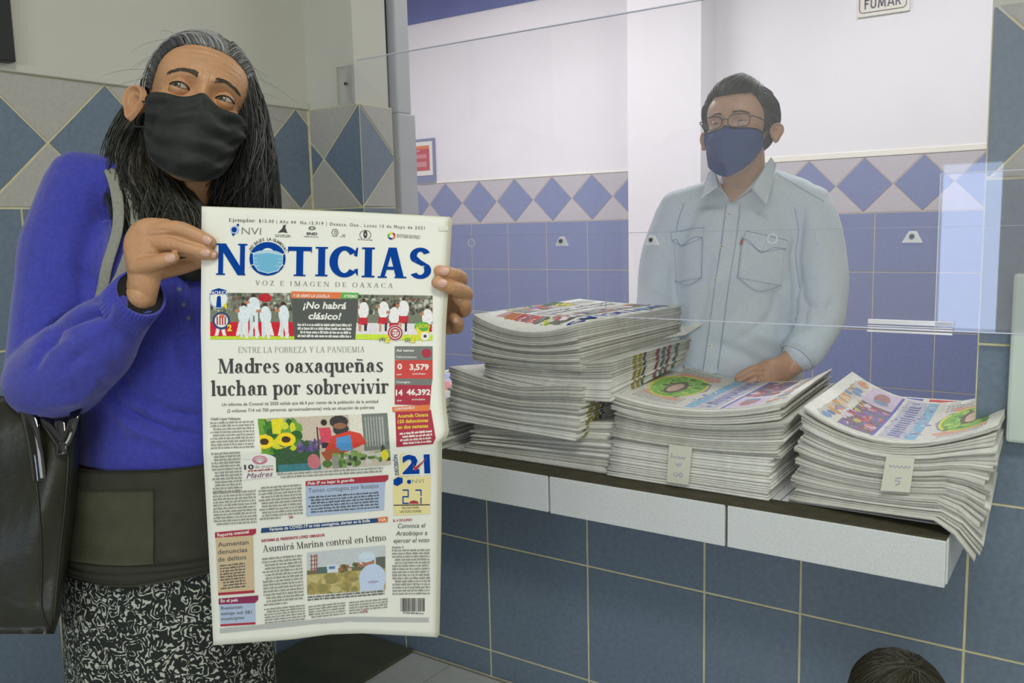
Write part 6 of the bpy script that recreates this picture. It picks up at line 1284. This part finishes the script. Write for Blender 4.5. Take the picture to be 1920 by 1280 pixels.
ribbon('strap', [(182, 302, 1.395), (205, 318, 1.335), (220, 372, 1.296), (220, 430, 1.282), (200, 500, 1.272), (188, 560, 1.275), (150, 690, 1.29), (130, 760, 1.28)], .0085, .0022, strm, bg, CR)
ribbon('strap', [(196, 308, 1.40), (230, 335, 1.330), (252, 385, 1.290), (250, 440, 1.274), (228, 510, 1.264), (206, 560, 1.27), (165, 700, 1.29), (140, 765, 1.28)], .0075, .0022, strm, bg, CR)
# ---------------------------------------------------------------- the man behind the counter
skinM = mat('man_skin', (198, 158, 134), .42, .07, 25, .2, 220, sss=.05)
mo = P(1395, 640, 2.36); mn = empty('person', (mo.x, mo.y, 0), 'man in light blue shirt, glasses and navy mask standing behind the counter', 'person')
hm = Head((1364, 229), 2.135, 34, 1, 2, scale=1.02, w=1.06, wrinkle=.3, opening=.5)
HV, HF = hm.mesh(240, 190)
parts = [(hm.W(HV), HF)]+[(hm.W(v), f if sg > 0 else [q[::-1] for q in f]) for sg in (-1, 1) for v, f in [hm.ear(sg, .88)]]
MR, ML = (1265, 412, 2.38), (1528, 408, 2.30)
neck = limb([hm.W((0, -.025, -.05)), P(1394, 330, 2.255), P(1398, 385, 2.335)], [.056, .056, .06], [.054, .052, .05], side=CR)
tor = limb([P(1396, 395, 2.34), P(1392, 480, 2.35), P(1386, 600, 2.37), P(1384, 720, 2.40)], [.11, .155, .150, .145], [.055, .085, .095, .10], side=CR)
armA = limb([P(*MR), P(1240, 490, 2.40), P(1222, 575, 2.38), P(1235, 670, 2.27), P(1262, 745, 2.25)], [.05, .045, .042, .034, .026])
armB = limb([P(*ML), P(1550, 500, 2.27), P(1545, 590, 2.24), P(1516, 650, 2.215), P(1480, 690, 2.205)], [.045, .040, .034, .032, .027])
hip = P(1384, 720, 2.40)
def legm(dx): p0 = hip+Vector(CR)*dx; return limb([p0, Vector((p0.x, p0.y, .42)), Vector((p0.x, p0.y, .08))], [.085, .056, .04])
def footm(dx):
    p0 = Vector((hip.x, hip.y, 0))+Vector(CR)*dx; d = Vector((-CF.x, -CF.y, 0)).normalized(); return limb([p0-d*.05+Vector((0, 0, .05)), p0+d*.08+Vector((0, 0, .038)), p0+d*.16+Vector((0, 0, .03))], [.036, .042, .03], [.03, .03, .02], side=CR)
pV, pN, pF = fuse([neck, tor, armA, armB, legm(-.09), legm(.09), footm(-.09), footm(.09)], .008, 4)
D = 2.19
hL = [limb([P(1492, 676, 2.205), P(1470, 690, 2.2), P(1448, 702, D), P(1432, 708, D)], [.030, .036, .040, .034], [.022, .020, .017, .013], side=(CR*.35+CU*.75).normalized()),
      limb([P(1490, 668, 2.207), P(1476, 685, 2.203)], [.030, .030], [.024, .022], side=CR)]
hL += fingers([([(1438, 692, D), (1415, 691, D-.006), (1395, 700, D-.004), (1382, 707, D)], [.0118, .0105, .0095, .0078]),
               ([(1436, 702, D), (1412, 701, D-.006), (1394, 709, D-.002), (1384, 716, D)], [.0118, .0108, .0095, .008]),
               ([(1440, 712, D), (1420, 711, D-.006), (1404, 718, D-.002), (1396, 725, D)], [.0112, .0102, .009, .0075]),
               ([(1452, 720, D), (1436, 720, D-.004), (1424, 726, D), (1416, 731, D)], [.0105, .0095, .0082, .0068]),
               ([(1462, 680, D+.012), (1440, 681, D+.020), (1420, 688, D+.020)], [.013, .0115, .0088])])
hR_ = [limb([P(1262, 745, 2.25), P(1285, 757, 2.235), P(1305, 763, 2.23)], [.030, .038, .032], [.02, .017, .013], side=CR)]+fingers([([(1300, 757+i*5, 2.23), (1330, 759+i*5, 2.222), (1350, 765+i*5, 2.225)], [.0105, .0098, .0075]) for i in range(4)]+[([(1280, 745, 2.235), (1300, 741, 2.228), (1316, 745, 2.225)], [.012, .0105, .008])])
lV, lN, lF = fuse(hL, .002, 5); rV, rN, rF = fuse(hR_, .003, 4)
V, F = [], []
for v, f in parts+[(pV, pF), (lV, lF), (rV, rF)]: k = len(V); V += list(v); F += [tuple(i+k for i in q) for q in f]
cloth('body', np.array(V), F, skinM, mn)
hm.eyes(mn, 'dark', (.1, .95, -.25)); hm.brows(mn, (40, 36, 34), 110, .0055, 'eyebrow')
b = MB(); b.tube([P(1421, 714, D-.016)+CU*.0105*math.cos(a)*1+CF*.0102*math.sin(a)-CR*.0*a for a in np.linspace(0, 6.28, 18)], .0014, 6, caps=False); b.build('ring', mat('silver_ring', (220, 216, 206), .2, metal=1), mn, True)
# mask
mkM = mat('navy_mask', (58, 80, 132), .8, .08, 300, .25, 500); trimM = mat('black_trim', (28, 30, 40), .7)
MV, MF = hm.mask(lambda q: -.0165-.004*q+.004*math.exp(-((q-.0)/.12)**2), lambda q: -.130+.078*q**1.7, 1.24, 0, 1)
mk_o = cloth('face_mask', hm.W(MV), MF, mkM, mn); k = hm.mk
b = MB(); b.tube([tuple(hm.W(k[0, i]+np.array((0, 0, -.0008)))) for i in range(91)], .0022, 6); b.build('mask_trim', trimM, mn, True)
b = MB(); b.tube([tuple(hm.W(k[j, 45]*np.array((1, 1.001, 1)))) for j in range(2, 58)], .0010, 6); b.build('mask_seam', mkM, mn, True)
for col in (0, -1):
    b = MB(); sx = -1 if col == 0 else 1; e0, e1 = k[1, col], k[-3, col]; m1 = np.array((sx*.080, -.018, .006))
    b.tube([tuple(hm.W(q)) for q in crom([e0, (e0+m1)/2+np.array((sx*.003, 0, .003)), m1], np.linspace(0, 1, 12))], .0026, 6)
    m2 = np.array((sx*.074, -.020, -.036)); b2 = MB(); b2.tube([tuple(hm.W(q)) for q in crom([e1, (e1+m2)/2+np.array((sx*.003, 0, -.001)), m2, m2+np.array((-sx*.004, -.004, .02))], np.linspace(0, 1, 14))], .0022, 6)
    b.build('ear_loop', trimM, mn, True); b2.build('ear_loop', trimM, mn, True)
# glasses
gl0 = mat('dark_metal_frame', (50, 46, 58), .3, metal=.5); lensm = bpy.data.materials.new('lens_glass'); lensm.use_nodes = True; nt = lensm.node_tree; nt.nodes.remove(nt.nodes['Principled BSDF'])
t_, g_, m_ = nt.nodes.new('ShaderNodeBsdfTransparent'), nt.nodes.new('ShaderNodeBsdfGlossy'), nt.nodes.new('ShaderNodeMixShader'); g_.inputs['Roughness'].default_value = .03; m_.inputs[0].default_value = .09
nt.links.new(t_.outputs[0], m_.inputs[1]); nt.links.new(g_.outputs[0], m_.inputs[2]); nt.links.new(m_.outputs[0], nt.nodes['Material Output'].inputs[0])
gs = empty('eyeglasses', hm.W((0, .10, 0)), 'thin dark rimmed eyeglasses worn by the man behind the counter', 'glasses')
for sg in (-1, 1):
    pts = []
    for a in np.linspace(0, 2*np.pi, 33): cx, cz = math.cos(a), math.sin(a); ex, ez = np.sign(cx)*abs(cx)**.7, np.sign(cz)*abs(cz)**.75; pts.append((sg*.033+.0255*ex, .098-.006*((sg*.033+.0255*ex)/.05)**2, -.003+.0155*ez))
    b = MB(); b.tube([tuple(hm.W(p_)) for p_ in pts], .0011, 6, caps=False); b.build('rim', gl0, gs, True)
    W_ = [hm.W(p_) for p_ in pts[:-1]]; me = mesh_from('lens', W_, [tuple(range(len(W_)))]); put(link('lens', me, lensm), gs)
    b = MB(); b.tube([tuple(hm.W(p_)) for p_ in crom([(sg*.058, .092, .004), (sg*.068, .084, .005), (sg*.0765, .04, .004), (sg*.079, -.008, .002)], np.linspace(0, 1, 14))], .0014, 6); b.build('temple_arm', gl0, gs, True)
b = MB(); b.tube([tuple(hm.W(p_)) for p_ in ((-.008, .0985, .001), (0, .101, .003), (.008, .0985, .001))], .0011, 6); b.build('bridge', gl0, gs, True)
# hair
def hl_m(a): return _i(abs(a), [0, .4, .75, .95, 1.15, 1.38, 1.7, 2.1, 3.2], [.066, .068, .074, .050, .030, -.012, .008, -.05, -.065])
hair_cap(hm, hl_m, .010, mn, (48, 44, 44), lambda A, Ee, dz: .010*np.exp(-((A)/.75)**2)*sm(.0, .03, dz)*np.exp(-((Ee-1.1)/.5)**2)+.002*np.sin(A*14+Ee*9)*(dz > .01))
st = []
for i in range(1500):
    a0 = rng.uniform(-3.1, 3.1); z0 = hl_m(a0)+rng.uniform(0, .10); e0 = min(math.atan2(z0, .09), 1.5); front = abs(a0) < .9
    d0 = dirv(a0, e0); tgt = dirv(a0+(.5 if a0 > -.3 else -.5), e0+.45 if front else e0-.22); ts = np.linspace(0, 1, 6); D_ = np.array([d0*(1-t)+tgt*t for t in ts]); D_ /= np.linalg.norm(D_, axis=1, keepdims=True)
    ex = .010*math.exp(-(a0/.75)**2)*math.exp(-((e0-1.0)/.5)**2); r = hm.rad(D_)+_i(ts, [0, .3, 1], [.004, .0125+ex*.9, .0155+ex*1.1])+rng.uniform(-.001, .003); g = rng.uniform(24, 92)
    st.append((hm.W(D_*r[:, None]), rng.uniform(.0008, .0014), (g, g-3, g-4)))
hair_obj('hair_strand', st, mn)
# shirt
shm = mat('light_blue_chambray', (212, 225, 236), .85, .06, 260, .3, 500, sheen=.2); shd = mat('chambray_stitch', (140, 160, 190), .85); wb = mat('white_button', (226, 226, 222), .3)
sh_ = [limb([P(1396, 352, 2.285), P(1396, 385, 2.33)], [.078, .135], [.062, .075], side=CR), limb([P(1300, 385, 2.36), P(1395, 350, 2.31), P(1495, 368, 2.305)], [.045, .058, .05]),
      limb([P(1270, 396, 2.37), P(1395, 366, 2.335), P(1522, 388, 2.30)], [.050, .052, .052], [.06, .065, .06]),
       limb([P(1396, 395, 2.34), P(1392, 470, 2.35), P(1386, 600, 2.37), P(1384, 735, 2.40)], [.158, .190, .180, .172], [.085, .118, .120, .122], side=CR, cap=False),
       limb([P(1272, 408, 2.375), P(1244, 480, 2.39), P(1232, 560, 2.38), P(1240, 660, 2.28), P(1256, 735, 2.26)], [.064, .060, .054, .050, .046]),
       limb([P(1520, 404, 2.30), P(1540, 490, 2.272), P(1540, 585, 2.245), P(1516, 645, 2.22), P(1502, 662, 2.215)], [.068, .066, .060, .050, .048])]
sV, sN, sF = fuse(sh_, .005, 5)
sV = folds(sV, sN, [(a_, b_*1.6, c_) for a_, b_, c_ in [([(1300, 400), (1270, 470), (1268, 560)], -.006, 9), ([(1505, 400), (1490, 480), (1498, 545), (1505, 600)], -.010, 9), ([(1330, 640), (1400, 668), (1440, 690)], -.006, 12), ([(1440, 540), (1480, 590), (1500, 610)], -.007, 12), ([(1400, 620), (1460, 640), (1490, 625)], .006, 14),
      ([(1490, 560), (1530, 580), (1560, 575)], -.005, 8), ([(1505, 610), (1545, 600), (1565, 560)], -.005, 8), ([(1225, 540), (1262, 552)], -.005, 7), ([(1218, 580), (1262, 566)], -.004, 6), ([(1520, 420), (1548, 480)], .004, 12), ([(1385, 470), (1380, 600)], .003, 16), ([(1430, 430), (1440, 500), (1425, 560)], .003, 18), ([(1330, 470), (1322, 560), (1300, 640)], -.004, 8), ([(1475, 520), (1440, 600), (1380, 640)], -.004, 9), ([(1300, 560), (1290, 620)], .003, 10)]])
sV = sV+sN*(vnoise(sV, 10, 5)*.0045)[:, None]
cloth('shirt', sV, sF, shm, mn); sB = BVHTree.FromPolygons([Vector(v) for v in sV], sF)
# open v of the neck: skin triangle, then collar leaves
patch('neck_opening', sB, [(1352, 345), (1428, 345), (1378, 376), (1370, 376)], skinM, mn, .004, 10, 10)
def leaf(name, pts, d0):
    V = []; n = 8
    for i in range(n+1):
        for j in range(n+1):
            u, v = i/n, j/n; q = [np.array(p_, float) for p_ in pts]; s = (q[0]*(1-u)+q[1]*u)*(1-v)+(q[3]*(1-u)+q[2]*u)*v; V.append(Pn(s[0], s[1], s[2]-.004*math.sin(np.pi*v)))
    V = np.array(V); m2 = len(V); F = []; I = lambda i, j: i*(n+1)+j
    for i in range(n):
        for j in range(n): f = (I(i, j), I(i, j+1), I(i+1, j+1), I(i+1, j)); F += [f, tuple(m2+k_ for k_ in f[::-1])]
    ring = [I(0, i) for i in range(n)]+[I(i, n) for i in range(n)]+[I(n, i) for i in range(n, 0, -1)]+[I(i, 0) for i in range(n, 0, -1)]
    for q in range(len(ring)): a_, b_ = ring[q], ring[(q+1) % len(ring)]; F.append((a_, b_, m2+b_, m2+a_))
    return cloth(name, np.vstack([V, V+aF*.003]), F, shm, mn)
leaf('collar', [(1338, 318, 2.215), (1346, 350, 2.19), (1312, 374, 2.225), (1328, 324, 2.25)], 0)
leaf('collar', [(1446, 294, 2.20), (1409, 352, 2.175), (1437, 384, 2.195), (1456, 310, 2.22)], 0)
leaf('collar', [(1340, 318, 2.235), (1352, 350, 2.205), (1370, 378, 2.185), (1346, 352, 2.18)], 0)
leaf('collar', [(1446, 296, 2.215), (1420, 350, 2.195), (1372, 379, 2.184), (1409, 352, 2.172)], 0)
patch('placket', sB, [(1362, 380), (1388, 380), (1346, 700), (1318, 700)], shm, mn, .003, 6, 30)
seam('stitching', sB, [(1388, 384), (1380, 450), (1366, 540), (1346, 690)], .0006, shd, mn, .004); seam('stitching', sB, [(1362, 384), (1354, 450), (1340, 540), (1320, 690)], .0006, shd, mn, .004)
for px, py in ((1367, 402), (1354, 462), (1341, 524), (1334, 587), (1331, 648)): button('shirt_button', sB, px, py, .0062, wb, mn)
patch('chest_pocket', sB, [(1262, 440), (1318, 434), (1316, 520), (1270, 528)], shm, mn, .0026); patch('chest_pocket', sB, [(1390, 445), (1470, 455), (1462, 534), (1382, 520)], shm, mn, .0026)
patch('pocket_flap', sB, [(1258, 435), (1322, 428), (1318, 446), (1281, 462)], shm, mn, .0055); patch('pocket_flap', sB, [(1258, 435), (1290, 431), (1281, 462), (1259, 450)], shm, mn, .0056)
patch('pocket_flap', sB, [(1398, 434), (1475, 452), (1472, 466), (1430, 472)], shm, mn, .0055); patch('pocket_flap', sB, [(1398, 434), (1440, 443), (1427, 473), (1392, 448)], shm, mn, .0056)
for c in ([(1259, 450), (1270, 449), (1281, 462), (1300, 447), (1318, 446)], [(1392, 448), (1404, 452), (1426, 473), (1448, 465), (1472, 468)], [(1258, 435), (1322, 428)], [(1398, 434), (1475, 452)], [(1268, 526), (1292, 534), (1316, 520)], [(1382, 520), (1420, 545), (1462, 534)], [(1382, 520), (1391, 450)], [(1316, 520), (1319, 448)]): seam('stitching', sB, c, .0008, shd, mn, .006)
button('shirt_button', sB, 1281, 448, .0058, wb, mn); button('shirt_button', sB, 1429, 460, .0058, wb, mn)
patch('pocket_tab', sB, [(1389, 450), (1393, 450), (1391, 459), (1387, 459)], mat('red_tab', (176, 70, 60), .7), mn, .007, 2, 2)
for c in ([(1490, 390), (1497, 430), (1492, 480), (1500, 540)], [(1283, 380), (1270, 420), (1268, 470)], [(1455, 325), (1500, 352), (1545, 378)]): seam('stitching', sB, c, .0007, shd, mn, .001)
ring_band('cuff', P(1520, 640, 2.222), P(1494, 671, 2.208), .050, .047, shm, mn, nrib=3, amp=.001, thick=.004)
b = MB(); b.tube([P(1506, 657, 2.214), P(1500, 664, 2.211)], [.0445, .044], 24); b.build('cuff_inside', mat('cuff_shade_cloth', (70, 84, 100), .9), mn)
# trousers
tr_ = [limb([P(1384, 715, 2.40), Vector((mo.x, mo.y, .62)), ], [.165, .16], [.115, .11], side=CR)]+[limb([Vector((hip.x, hip.y, .68))+Vector(CR)*dx, Vector((hip.x, hip.y, .4))+Vector(CR)*dx, Vector((hip.x, hip.y, .09))+Vector(CR)*dx], [.10, .082, .066]) for dx in (-.09, .09)]
tV, tN, tF = fuse(tr_, .01, 4); cloth('trousers', tV, tF, mat('dark_trousers', (52, 56, 72), .85), mn)
# ---------------------------------------------------------------- child at the lower right
ch0 = P(1684, 1302, 1.22); ch = empty('person', (ch0.x, ch0.y, 0), 'small child below the counter, only the dark haired crown of the head showing', 'person')
c0 = np.array(ch0); S = .072
hc = Head((1684, 1330), 1.22-.06, 180, 0, 0, scale=.80, w=1.0, wrinkle=0); hc.c = c0+np.array((0, 0, -.035)); yaw = math.radians(20)
Rz = np.array(Matrix.Rotation(yaw, 3, 'Z')); hc.M = np.array(((1, 0, 0), (0, 1, 0), (0, 0, 1)), float)@Rz
hv, hf = hc.mesh(120, 100); hf = [f[::-1] for f in hf]
g0 = Vector((ch0.x, ch0.y, 0)); cz = hc.c[2]
bd = [limb([Vector(hc.c)+Vector((0, 0, -.04)), Vector((ch0.x, ch0.y, cz-.13))], [.032, .032]), limb([Vector((ch0.x, ch0.y, cz-.13)), Vector((ch0.x, ch0.y, cz-.24)), Vector((ch0.x, ch0.y, .20))], [.06, .07, .068], [.045, .055, .055], side=CR)]
for dx in (-1, 1): bd += [limb([g0+Vector((dx*.035, 0, .22)), g0+Vector((dx*.035, 0, .11)), g0+Vector((dx*.035, 0, .035))], [.036, .028, .02]), limb([g0+Vector((dx*.035, -.01, .022)), g0+Vector((dx*.035, .04, .018))], [.018, .017]), limb([Vector((ch0.x+dx*.06, ch0.y, cz-.14)), Vector((ch0.x+dx*.09, ch0.y+.02, cz-.22)), Vector((ch0.x+dx*.08, ch0.y+.06, cz-.29))], [.022, .018, .014])]
v2, n2_, f2 = fuse(bd, .005, 4); V = list(hc.W(hv)); k = len(V); V += list(v2); F = [tuple(q) for q in hf]+[tuple(i+k for i in q) for q in f2]; cloth('body', np.array(V), F, skinM, ch)
tv = [limb([Vector((ch0.x, ch0.y, cz-.125)), Vector((ch0.x, ch0.y, cz-.22)), Vector((ch0.x, ch0.y, .17))], [.062, .078, .078], [.05, .062, .064], side=CR)]; a_, b_, f_ = fuse(tv, .006, 4); cloth('shirt', a_, f_, mat('child_shirt', (120, 60, 60), .85), ch)
def hl_c(a): return _i(abs(a), [0, .8, 1.3, 1.7, 3.2], [.06, .04, -.01, -.03, -.07])
hair_cap(hc, hl_c, .007, ch, (44, 42, 28)); st = []
for i in range(1200):
    a0 = rng.uniform(-3.14, 3.14); w0 = dirv(rng.uniform(-.5, .5)+2.8, 1.25); tgt = dirv(a0, rng.uniform(-.3, .9)); ts = np.linspace(0, 1, 9); s0 = rng.uniform(0, .5); D_ = np.array([w0*(1-(s0+t*(1-s0)))+tgt*(s0+t*(1-s0)) for t in ts]); D_ /= np.linalg.norm(D_, axis=1, keepdims=True)
    r = hc.rad(D_)+.008+_i(ts, [0, .3, 1], [0, .003, .003])+rng.uniform(-.001, .002); gcol = rng.uniform(26, 62); 
    st.append((hc.W(D_*r[:, None]), rng.uniform(.0005, .0010), (gcol+8, gcol+5, gcol-8)))
hair_obj('hair_strand', st, ch)
